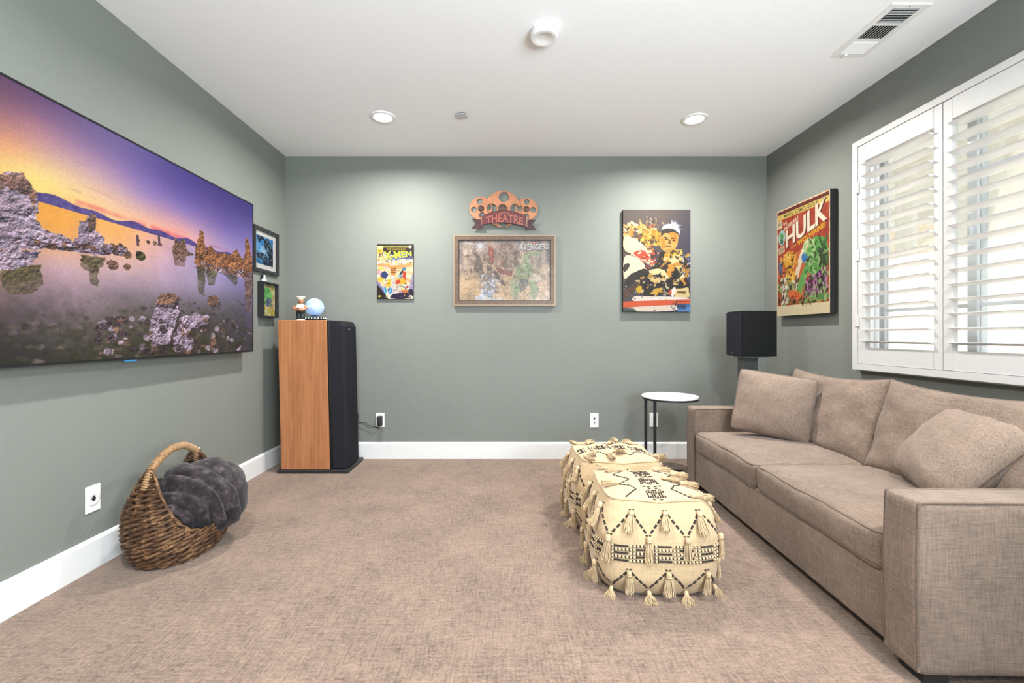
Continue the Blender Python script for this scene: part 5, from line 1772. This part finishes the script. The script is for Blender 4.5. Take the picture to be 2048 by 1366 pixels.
def art_wide():
    fr = (120, 545, 1085, 1178)
    A = Art(700, 460, fr, '#d9bfa2', 33)
    A.soft = True
    g, g2 = A.fbm(120), A.fbm(18, 4, .6)
    yy_ = np.linspace(0, 1, A.h)[:, None, None]; xx_ = np.linspace(0, 1, A.w)[None, :, None]
    A.a = (A.c('#b59d92') * (1 - yy_) + A.c('#dcbb92') * yy_) * np.ones_like(A.a)
    A.a = np.clip(A.a + (g[..., None] - .5) * np.array([.45, .38, .34]) + (g2[..., None] - .5) * .22, 0, 1).astype(np.float32)
    R = A.rng
    # ruined blocks of a street, in haze
    for k in range(46):
        left = k % 2
        x = (120 + 260 * R.random()) if left else (760 + 325 * R.random())
        h = 60 + 260 * R.random()
        w_ = 8 + 26 * R.random()
        A.poly([(x, 545), (x + w_, 545), (x + w_, 545 + h), (x, 545 + h + 20)], ['#8a7a78', '#c8b6a6', '#a98a78', '#75676a', '#e2cdb4'][int(R.integers(5))], .38)
    for k in range(20):
        x = 300 + 500 * R.random()
        A.poly([(x, 545), (x + 10 + 20 * R.random(), 545), (x + 12, 600 + 60 * R.random())], ['#b0a2a0', '#8d8286', '#d4c2b8'][int(R.integers(3))], .4)
    A.poly([(120, 930), (300, 900), (500, 940), (760, 900), (1085, 930), (1085, 1178), (120, 1178)], '#d9b488', .5)
    for _ in range(60):
        x, y = 130 + 940 * R.random(), 930 + 240 * R.random()
        A.line([(x, y), (x + 40 + 80 * R.random(), y - 20 + 40 * R.random())], 4 + 6 * R.random(), ['#8d6a4c', '#efd9b8', '#b48a62', '#6f5442'][int(R.integers(4))], .45)
    # bursts, plumes and sweeps of colour in place of figures
    for k in range(16):
        a = k * 0.41; L = 40 + 60 * R.random()
        A.line([(345, 600), (345 + L * math.cos(a), 600 + L * math.sin(a))], 6, '#f4f2ff', .7)
    A.ell(345, 600, 24, 24, '#ffffff', .9); A.line([(190, 562), (345, 600)], 7, '#eef0ff', .8)
    A.poly([(425, 600), (480, 610), (500, 690), (490, 800), (455, 800), (430, 700)], '#a8483c', .75); A.poly([(440, 660), (478, 655), (474, 700), (446, 706)], '#d98a5a', .8)
    A.poly([(480, 810), (560, 840), (690, 850), (680, 930), (600, 900), (540, 880)], '#7e3a36', .75)
    A.poly([(280, 680), (350, 700), (365, 800), (400, 930), (340, 880), (260, 860), (300, 790)], '#51433f', .75); A.line([(195, 700), (300, 725)], 18, '#54453f', .7)
    A.poly([(410, 800), (480, 830), (560, 930), (640, 1040), (560, 1010), (500, 920), (420, 960), (430, 880)], '#4c403f', .75)
    A.poly([(570, 680), (640, 660), (640, 840), (560, 830)], '#6a5750', .7); A.ell(620, 610, 76, 34, '#8d6a60', .6); A.ell(625, 612, 50, 20, '#c8b4a8', .6)
    A.poly([(690, 670), (740, 660), (750, 800), (700, 830)], '#54453f', .7)
    for pts, c in (([(700, 900), (720, 830), (800, 770), (880, 790), (900, 880), (860, 960), (760, 980)], '#8a9a70'), ([(800, 700), (880, 660), (1000, 670), (940, 700), (870, 720), (880, 790), (810, 780)], '#93a27a'),
                   ([(670, 960), (740, 930), (770, 1060), (720, 1160), (660, 1120)], '#a0ac84'), ([(850, 970), (930, 970), (965, 1060), (940, 1170), (890, 1150), (880, 1050)], '#8c9a72'),
                   ([(760, 950), (860, 960), (840, 1050), (760, 1090)], '#6a6460')):
        A.poly(pts, c, .92)
    A.scatter(90, (670, 690, 960, 1160), 16, ['#c3cba4', '#6d7c56', '#a9b78c', '#58634a'], .5, 2.2)
    A.poly([(360, 1060), (420, 940), (520, 900), (530, 1000), (500, 1120), (380, 1178)], '#8d8f9c', .75)
    A.scatter(90, (350, 900, 560, 1170), 13, ['#eef2ff', '#bcd0f0', '#6a6470', '#ffffff'], .7, 2)
    A.ell(360, 1150, 60, 40, '#e8efff', .8, 18, None, .3); A.ell(540, 1165, 50, 20, '#e8efff', .6, 18, None, .3)
    A.poly([(880, 880), (960, 920), (1020, 970), (960, 990), (900, 940)], '#ecdcc8', .8)
    A.scatter(420, (120, 560, 1085, 1178), 15, ['#c9ab8a', '#8f7a6c', '#e6d2b4', '#6f5f58', '#b39078', '#a89a98'], .30, 3.2)
    A.scatter(160, (400, 580, 780, 1000), 12, ['#a86a56', '#5a4640', '#d8b898', '#8a6a5a'], .40, 3.0)
    A.scatter(110, (180, 680, 460, 960), 12, ['#4a3c38', '#c8a684', '#7a645a'], .40, 3.0)
    A.a *= (0.80 + 0.40 * A.fbm(40, 4, .6)[..., None])
    A.warp(26, 9.0); A.warp(7, 2.5)
    A.soft = False
    # lettering
    A.poly([(900, 558), (946, 558), (946, 580), (900, 580)], '#b8322c'); A.text('MARVEL', [(903, 561), (943, 561), (943, 577), (903, 577)], '#ffffff', .02)
    A.text('AVENGERS', [(757, 585), (1072, 588), (1066, 648), (750, 662)], '#3c3836', .05)
    A.text('AVENGERS', [(760, 580), (1070, 584), (1064, 640), (754, 655)], '#e6e4e2', .02)
    A.line([(742, 640), (770, 590), (800, 570)], 9, '#d8d6d4', .9)
    A.text('THE', [(775, 566), (812, 566), (812, 582), (775, 582)], '#d8d6d4', .01)
    for k in range(3): A.line([(965, 1134 + k * 12), (1070, 1136 + k * 12)], 4, '#9a7f68', .6)
    return A.image('hazy_street_print')
D = 0.030
(x0, z1), (x1, z0) = bw(907, 470, YB - D), bw(1111, 611, YB - D)
t = thing('framed_print', ((x0 + x1) / 2, YB, z0), 'wide framed hazy street print in a dark bronze frame under the film reel sign', 'picture')
obj('frame', frame_ring(x0 + 0.004, x1 - 0.004, z0 + 0.004, z1 - 0.004, 0.036, 0.0, D, back3), plain('bronze_frame', '#5a4638', 0.45, 0.2, 0.25, 40), t)
obj('outer_fillet', frame_ring(x0, x1, z0, z1, 0.0075, 0.0, D + 0.002, back3), plain('champagne_fillet', '#8f7c64', 0.45, 0.2, 0.1), t)
obj('inner_lip', frame_ring(x0 + 0.038, x1 - 0.038, z0 + 0.038, z1 - 0.038, 0.007, 0.004, D - 0.004, back3), M['black'], t)
q, uv = picture_quad(back3, x0 + 0.042, x1 - 0.042, z0 + 0.042, z1 - 0.042, 0.012)
obj('print', q, m_image('wide_print', art_wide(), 0.28, 0, 0.5), t, uv=uv)

def art_boxer():
    A = Art(495, 750, (145, 105, 885, 1215), '#6a5d54', 41)
    A.soft = True
    yy_ = np.linspace(0, 1, A.h)[:, None, None]; xx_ = np.linspace(0, 1, A.w)[None, :, None]
    k = np.clip(xx_ * 0.9 + yy_ * 0.9 - 0.55, 0, 1)
    A.a = (A.c('#63564e') * (1 - k) + A.c('#3f4260') * k).astype(np.float32) * np.ones_like(A.a)
    R = A.rng
    A.scatter(230, (150, 250, 480, 560), 17, ['#f4dcae', '#d79a3a', '#b8643c', '#e8c070', '#4a362c', '#f8e8c8'], .85, 2.6)
    A.poly([(145, 380), (240, 400), (330, 460), (420, 540), (520, 760), (300, 620), (145, 560)], '#f6e4c0', .95)
    A.scatter(90, (350, 340, 560, 480), 22, ['#d6a832', '#b98a28', '#e9c964', '#5a4630'], .9, 1.8)
    A.poly([(250, 580), (310, 540), (390, 560), (440, 630), (380, 650), (300, 620)], '#d4543a')
    A.scatter(80, (300, 560, 560, 760), 15, ['#d4543a', '#f6e0b8', '#3c2c26', '#b8442e'], .9, 2.2)
    # shoulders and chest in blocks
    A.poly([(540, 560), (720, 520), (800, 650), (850, 800), (880, 960), (860, 1080), (640, 1090), (560, 900), (400, 760), (520, 700)], '#3a332f')
    A.poly([(660, 570), (730, 530), (800, 640), (740, 690), (690, 640)], '#d0a02c'); A.ell(610, 610, 46, 44, '#d8a032', 1, 16, None, .15)
    A.poly([(640, 690), (720, 690), (700, 780), (660, 860), (620, 760)], '#e29a44'); A.poly([(650, 640), (760, 650), (800, 740), (840, 880), (780, 930), (760, 760), (680, 700)], '#f0d79c')
    A.poly([(420, 760), (560, 740), (640, 800), (660, 880), (560, 820), (440, 810)], '#f2dca4'); A.ell(805, 890, 34, 40, '#d8963c', 1, 16, None, .15)
    A.poly([(690, 800), (740, 790), (780, 880), (830, 920), (720, 970), (670, 940)], '#2e2a29')
    A.poly([(720, 970), (860, 950), (880, 1060), (700, 1070)], '#e9cf90'); A.poly([(740, 995), (840, 990), (830, 1016), (750, 1020)], '#6a5438')
    A.poly([(640, 1000), (720, 940), (730, 980), (690, 1060)], '#f6ece0'); A.poly([(640, 990), (680, 970), (676, 1030), (650, 1040)], '#d4543a')
    # forearms and gloves crossing in front
    A.poly([(330, 880), (420, 830), (560, 800), (640, 860), (640, 980), (560, 1030), (430, 1060), (300, 1020)], '#332e2c')
    A.poly([(420, 860), (500, 840), (560, 890), (540, 910), (480, 900)], '#e6c27a'); A.poly([(430, 1020), (500, 960), (580, 950), (560, 990), (480, 1030)], '#d9a73c'); A.ell(320, 975, 34, 48, '#d8ae34', 1, 14, None, .2)
    A.poly([(145, 600), (230, 600), (330, 640), (410, 730), (330, 760), (230, 800), (145, 890)], '#f5e6c6'); A.poly([(145, 700), (200, 680), (225, 700), (190, 760), (145, 800)], '#49413c')
    A.poly([(150, 880), (260, 790), (400, 735), (412, 800), (330, 850), (240, 920), (150, 1000)], '#383330'); A.poly([(150, 1000), (240, 925), (400, 840), (330, 900), (250, 1010), (150, 1090)], '#5c4238')
    A.line([(145, 560), (230, 590)], 18, '#5a4638')
    # head: a simple cut-out face under short pale-lit hair
    A.poly([(548, 470), (560, 360), (600, 310), (690, 305), (750, 350), (752, 440), (730, 520), (660, 575), (600, 560), (560, 520)], '#dca85c')
    A.poly([(560, 330), (590, 275), (650, 258), (720, 275), (770, 330), (762, 400), (744, 360), (690, 368), (620, 352), (585, 372), (566, 420)], '#3f3631')
    A.poly([(562, 322), (590, 272), (650, 255), (725, 272), (772, 330), (768, 392), (752, 350), (700, 312), (640, 302), (590, 318)], '#cfd3e2')
    for q in range(46):
        f = R.random(); a = -1.45 + 1.25 * f + 0.3 * (R.random() - .5); L = 14 + 38 * R.random()
        ox, oy = 665 + 100 * f, 262 + 62 * f * f
        A.line([(ox, oy), (ox + L * math.cos(a), oy + L * math.sin(a))], 4, ('#e4e6f2', '#c4c9dc')[q % 2], .85)
    A.poly([(648, 340), (745, 360), (740, 440), (700, 470), (660, 400)], '#d48a34'); A.poly([(560, 400), (600, 420), (620, 500), (590, 540), (562, 500)], '#cd8f34')
    A.line([(590, 408), (640, 412)], 9, '#3a2c26'); A.line([(672, 418), (730, 410)], 9, '#3a2c26'); A.ell(618, 428, 18, 8, '#4a3226'); A.ell(702, 436, 18, 8, '#4a3226')
    A.poly([(640, 420), (664, 430), (672, 478), (640, 480)], '#6a4428', .85); A.line([(610, 508), (650, 500), (672, 512)], 9, '#54301f'); A.line([(615, 545), (650, 550)], 6, '#8a5a2c')
    A.poly([(540, 560), (600, 570), (590, 640), (545, 600)], '#2e2825')
    A.ell(543, 415, 12, 30, '#c9893c'); A.scatter(40, (640, 540, 800, 660), 14, ['#b98a28', '#e9c964', '#4a3a28'], .8, 2)
    A.scatter(60, (790, 600, 885, 880), 12, ['#e8dcc8', '#9aa4c8', '#f4e8d8', '#4a5078'], .8, 2); A.scatter(26, (330, 160, 600, 300), 7, ['#e8b870', '#f4dcc0', '#b8844c'], .8, 2.6)
    A.scatter(60, (540, 600, 860, 900), 22, ['#d8a032', '#2c2724', '#f0d79c', '#2c2724', '#c98636'], .8, 2.4)
    A.scatter(50, (300, 800, 640, 1040), 20, ['#d9a73c', '#2c2724', '#2c2724', '#f2dca4'], .8, 2.4)
    A.warp(22, 5.0)
    # ring apron
    A.poly([(250, 1040), (420, 1050), (640, 1050), (880, 1060), (880, 1110), (240, 1120)], '#f2e6dc'); A.poly([(145, 1105), (885, 1078), (885, 1130), (145, 1170)], '#e2643e')
    A.poly([(145, 1168), (700, 1140), (745, 1150), (745, 1215), (145, 1215)], '#efdccc'); A.poly([(145, 1175), (260, 1180), (300, 1215), (145, 1215)], '#4c5a50')
    A.poly([(745, 1140), (885, 1125), (885, 1215), (745, 1215)], '#5b8fd0')
    A.line([(672, 1150), (700, 1195), (720, 1150), (730, 1110), (745, 1180)], 6, '#22263c')
    for q in range(7): A.line([(745 + q * 13, 1185), (752 + q * 13, 1125), (757 + q * 13, 1190)], 5, '#22263c')
    A.line([(690, 1128), (740, 1100), (875, 1108)], 5, '#22263c'); A.text('09', [(842, 1135), (874, 1135), (874, 1165), (842, 1165)], '#22263c')
    A.scatter(10, (480, 1160, 510, 1210), 7, ['#8a3a2c'], .9)
    A.scatter(70, (150, 900, 640, 1080), 7, ['#f2e6dc', '#e2a844', '#2c2624'], .7, 2)
    return A.image('boxer_print')
panel_art('canvas_print', (1246, 419.5, 1381, 623.5), 0.038, art_boxer(), M['dark'], 'tall canvas of a boxer in splashed orange and black, right of the framed print', 0.6)

# ------------------------------------------------------------------ big comic panel on the right wall
def art_big():
    A = Art(560, 800, (0, 0, 1, 1), '#efdcb4', 52)
    A.soft = True
    R = A.rng
    g = A.fbm(40)
    red = np.clip(A.c('#a8402c')[None, None] + (g[..., None] - .5) * .16, 0, 1)
    A.poly([(.02, .014), (.985, .014), (.985, .905), (.02, .905)], '#a8402c', 1, red)
    for k in range(14):
        a = -0.25 - 0.19 * k
        A.poly([(.62, .50), (.62 + .8 * math.cos(a), .50 + .8 * math.sin(a)), (.62 + .8 * math.cos(a + .07), .50 + .8 * math.sin(a + .07))], '#c9563a', .35)
    A.poly([(.02, .52), (.5, .42), (.985, .36), (.985, .66), (.02, .70)], '#d06a3c', .85)
    A.poly([(.02, .66), (.30, .62), (.42, .72), (.40, .82), (.02, .80)], '#9db06a', .9); A.poly([(.02, .78), (.5, .76), (.985, .78), (.985, .905), (.02, .905)], '#a85c34', .9)
    # swooping swipe and bursts of green, violet and ochre
    def blob(pts, c, al=1.0): A.poly(pts, c, al)
    blob([(.62, .33), (.70, .36), (.58, .45), (.46, .62), (.40, .80), (.34, .82), (.38, .62), (.48, .44)], '#f0e2c4', .95)
    blob([(.66, .38), (.74, .34), (.92, .37), (.98, .44), (.96, .58), (.88, .66), (.70, .68), (.62, .62), (.58, .54), (.60, .46)], '#5f9a4c')
    blob([(.58, .56), (.66, .60), (.56, .72), (.48, .84), (.36, .84), (.42, .74), (.50, .64)], '#6ca856')
    blob([(.86, .40), (.97, .46), (.97, .62), (.84, .64), (.80, .54)], '#2b3326', .8)
    blob([(.54, .82), (.60, .73), (.86, .62), (.96, .62), (.97, .74), (.92, .84), (.80, .80), (.66, .86), (.58, .87)], '#7c2d63')
    blob([(.74, .72), (.95, .66), (.95, .83), (.80, .80)], '#33202e', .75)
    blob([(.58, .86), (.76, .84), (.97, .82), (.985, .90), (.50, .90)], '#57904a'); blob([(.52, .46), (.60, .45), (.63, .53), (.55, .56), (.50, .51)], '#3f79b4')
    blob([(.10, .46), (.22, .40), (.32, .42), (.42, .44), (.40, .52), (.34, .60), (.30, .70), (.22, .64), (.18, .54)], '#e0a038'); blob([(.22, .42), (.30, .43), (.30, .49), (.22, .50)], '#f0bc48', .9)
    blob([(.04, .50), (.10, .48), (.12, .60), (.06, .62)], '#3f6fa0', .9); blob([(.28, .62), (.38, .60), (.40, .68), (.30, .70)], '#f0b23c', .9)
    blob([(.06, .72), (.14, .64), (.22, .66), (.26, .82), (.24, .90), (.08, .90), (.12, .78)], '#e6d8c4', .9)
    A.scatter(130, (.56, .36, .97, .88), .020, ['#8fc06c', '#2c3a24', '#3f6a34', '#b4d68c'], .75, 3.0)
    A.scatter(70, (.58, .66, .96, .84), .016, ['#a8568c', '#2a1a28', '#c890b4'], .7, 3.4)
    A.scatter(80, (.06, .42, .44, .72), .016, ['#5a3420', '#f4d078', '#c87a28', '#2f2420'], .8, 2.4)
    A.scatter(110, (.04, .66, .42, .90), .018, ['#2a2220', '#efe2d0', '#6a4630', '#8aa05c'], .8, 2.6)
    A.scatter(50, (.46, .78, .97, .90), .014, ['#2a2a1e', '#90b870', '#d8a060'], .7, 2.6)
    blob([(.24, .78), (.30, .76), (.50, .80), (.50, .865), (.25, .845)], '#e2733c'); A.scatter(22, (.28, .81, .48, .845), .012, ['#8c2c1c'], .9, 1.4)
    fr0 = A.a.copy()
    A.warp(24, 6.0)
    m0 = np.ones((A.h, A.w, 1), bool); b_ = int(0.03 * A.w); m0[:b_] = False; m0[int(.895 * A.h):] = False; m0[:, :b_] = False; m0[:, -b_:] = False
    A.a = np.where(m0, A.a, fr0)
    A.soft = False
    # heading letters slope up to the right
    A.poly([(.02, .014), (.985, .014), (.985, .045), (.02, .045)], '#6b2f28')
    A.poly([(.02, .045), (.985, .045), (.985, .095), (.02, .095)], '#e0c468')
    A.text('MARVEL COMICS GROUP', [(.16, .053), (.80, .053), (.80, .087), (.16, .087)], '#4a3a2a', .012)
    A.text('THE', [(.13, .135), (.21, .122), (.22, .150), (.14, .163)], '#f2e4c6', .03)
    A.text('INCREDIBLE', [(.15, .178), (.44, .112), (.45, .145), (.16, .211)], '#f2e4c6', .03)
    quad = [(.185, .215), (.955, .035), (.955, .235), (.195, .375)]
    A.text('HULK', [(p[0] + .018, p[1] + .012) for p in quad], '#5c241c', .03)
    A.text('HULK', quad, '#f4e8ce', .03)
    A.text('AND NOW... THE', [(.30, .372), (.46, .345), (.46, .365), (.30, .392)], '#e8c03c', .02)
    A.text('WOLVERINE!', [(.43, .338), (.93, .245), (.93, .290), (.44, .385)], '#e6b52c', .035)
    A.poly([(.02, .10), (.115, .10), (.115, .175), (.02, .175)], '#e8d8b0', .9); A.text('25¢', [(.026, .115), (.075, .115), (.075, .15), (.026, .15)], '#3a2c24', .01); A.text('181', [(.080, .12), (.111, .12), (.111, .142), (.080, .142)], '#3a2c24')
    A.ell(.105, .262, .075, .072, '#a8c6c0'); A.ell(.105, .255, .035, .035, '#5b9450', .95, 12, None, .25); A.ell(.105, .30, .03, .024, '#3f6f4a', .95, 12, None, .25)
    A.poly([(.03, .36), (.16, .335), (.17, .40), (.04, .42)], '#e8d8b0', .85)
    for k in range(4): A.line([(.045, .368 + .013 * k), (.155, .35 + .013 * k)], .005, '#4a342a', .8)
    A.scatter(6, (.84, .05, .92, .10), .014, ['#6a5638'], .8)
    A.a *= (0.95 + 0.10 * A.fbm(4, 2)[..., None]) * (0.97 + 0.06 * A.fbm(120, 2)[..., None])
    return A.image('big_cover')
py0, py1, pz0, pz1 = 3.050, 3.640, 1.212, 2.057
PD = 0.052
right3 = lambda a, d, b: (XR - d, a, b)
t = thing('comic_poster', (XR, (py0 + py1) / 2, pz0), 'large red and green comic cover panel with white lettering on the right wall', 'wall art')
obj('panel', box(XR - PD, XR, py0, py1, pz0, pz1, 0.002, 1), M['dark'], t)
vs = [right3(py1 - 0.001, PD + 0.0006, pz0 + 0.001), right3(py0 + 0.001, PD + 0.0006, pz0 + 0.001), right3(py0 + 0.001, PD + 0.0006, pz1 - 0.001), right3(py1 - 0.001, PD + 0.0006, pz1 - 0.001)]
obj('print', (vs, [(0, 1, 2, 3)]), m_image('big_cover_print', art_big(), 0.5), t, uv=[(0, 0), (1, 0), (1, 1), (0, 1)])

# ------------------------------------------------------------------ film reel sign
DS = YB - 0.03
def sg(cx, cy): return bw(930 + cx / 13.653, 370 + cy / 13.65, DS)
u = 1 / 13.653 * DS / FPX
(sxc, szc) = sg(1055, 650)
t = thing('theatre_sign', (sxc, YB, sg(0, 1220)[1]), 'copper film reel wall sign with a dark red banner reading theatre', 'sign')
m_cop = plain('copper_paint', '#a8704f', 0.5, 0.0, 0.16, 25); m_hub = plain('hub_brown', '#554036', 0.4, 0.2, 0.15); m_ban = plain('banner_red', '#541f24', 0.4, 0.1, 0.15, 40)
m_end = plain('banner_end_red', '#38191d', 0.45, 0.1, 0.2, 40); m_let = plain('letter_red', '#8e3a30', 0.4, 0.1, 0.12); m_edge = plain('letter_edge', '#b9826a', 0.4)
def to_wall(vf, cx, cz, y, dpt):
    return [(cx + v[0], y - v[2], cz + v[1]) for v in vf[0]], [tuple(reversed(f)) for f in vf[1]]
def circ(cx, cy, r, n=40): return [(cx + r * math.cos(2 * PI * k / n), cy + r * math.sin(2 * PI * k / n)) for k in range(n)]
for (cx, cy, R_, holes, hr, y, hub) in ((430, 625, 315, [(395, 430), (238, 658), (460, 808), (640, 600)], 82, YB - 0.010, 82), (1680, 645, 305, [(1688, 450), (1865, 665), (1670, 838), (1480, 620)], 82, YB - 0.010, 82),
                                       (1022, 650, 492, [(1058, 322), (728, 640), (1370, 650), (1050, 1000)], 142, YB - 0.022, 130)):
    cX, cZ = sg(cx, cy)
    loops = [circ(0, 0, R_ * u)] + [circ((hx - cx) * u, -(hy - cy) * u, hr * u, 28) for hx, hy in holes]
    re = obj('film_reel', to_wall(curve_mesh(loops, 0.0045, 0.0012), cX, cZ, y, 0), m_cop, t)
    vf = xf(lathe([(hub * u, 0), (hub * u, 0.006), (hub * u * 0.8, 0.010), (hub * 0.45 * u, 0.011), (0.0, 0.011)], 28, cap=False), Matrix.Translation((cX, y - 0.005, cZ)) @ Matrix.Rotation(PI / 2, 4, 'X'))
    hb = obj('hub', vf, m_hub, re, True)
    for k in range(4):
        a = PI / 4 + k * PI / 2
        obj('screw_hole', sphere((cX + hub * 0.5 * u * math.cos(a), y - 0.0155, cZ + hub * 0.5 * u * math.sin(a)), (0.0045, 0.002, 0.0045), 10, 6), M['dark'], re, True)
# arched banner, bowed out from the wall
def ban_z(cx): return 700 + 150 * ((cx - 1060) / 620) ** 2
BW_ = 355
def ban_pt(f, g, lift=0.0):
    """f 0..1 across, g 0 bottom .. 1 top"""
    cx = 450 + (1690 - 450) * f
    top = 705 + 150 * (2 * f - 1) ** 2 + 10 * f
    bot = 1050 + 75 * (2 * f - 1) ** 2 + 60 * (f - 0.5)
    x, z = sg(cx, bot + (top - bot) * g)
    return (x, YB - 0.040 - 0.012 * (1 - (2 * f - 1) ** 2) - lift, z)
vs, fs = [], []
NF = 32
for s in (0, 1):
    for i in range(NF + 1):
        for g in (0, 1): 
            p = ban_pt(i / NF, g, 0.0 if s else -0.006)
            vs.append(p)
K = 2 * (NF + 1)
for i in range(NF):
    a = 2 * i
    fs += [(K + a, K + a + 2, K + a + 3, K + a + 1), (a, a + 1, a + 3, a + 2), (a, a + 2, K + a + 2, K + a), (a + 1, K + a + 1, K + a + 3, a + 3)]
fs += [(0, K, K + 1, 1), (2 * NF, 2 * NF + 1, K + 2 * NF + 1, K + 2 * NF)]
bn_ = obj('banner', (vs, fs), m_ban, t)
def on_banner(s, f0, f1, g0, g1, lift, off=0.0, ext=0.0):
    vsx, fsx = text_vf(s, ext, off)
    return [ban_pt(f0 + (f1 - f0) * v[0], g0 + (g1 - g0) * v[1], lift + v[2]) for v in vsx], fsx
obj('lettering', on_banner('THEATRE', 0.10, 0.91, 0.06, 0.70, 0.0016, 0.012), m_edge, bn_)
obj('lettering', on_banner('THEATRE', 0.105, 0.905, 0.075, 0.685, 0.0024, -0.012), m_let, bn_)
mb = MB()
Rr = random.Random(3)
for k in range(15):
    f = 0.255 + 0.5 * k / 14
    g = 0.80 + 0.03 * Rr.random()
    p = Vector(ban_pt(f, g, 0.001))
    h = 0.004 if 3 < k < 11 else 0.0018
    mb.add(*box(p.x - 0.0022, p.x + 0.0022, p.y - 0.001, p.y + 0.001, p.z - h, p.z + h))
obj('small_marks', mb.vf, m_edge, bn_)
for f in (0.0, 1.0):
    p, q = ban_pt(f, 0.0, 0.0015), ban_pt(f, 0.98, 0.0015)
    obj('edge_line', tube([p, q], 0.0022, 6), m_edge, bn_)
for pts in ([(430, 940), (190, 925), (300, 1045), (190, 1185), (475, 1195), (460, 1060)], [(1705, 960), (1935, 955), (1830, 1060), (1940, 1215), (1670, 1210), (1700, 1080)]):
    c_ = [sg(*p) for p in pts]
    cX, cZ = c_[0]
    obj('banner_end', to_wall(curve_mesh([[(x - cX, z - cZ) for x, z in c_]], 0.003, 0.001), cX, cZ, YB - 0.030, 0), m_end, t)
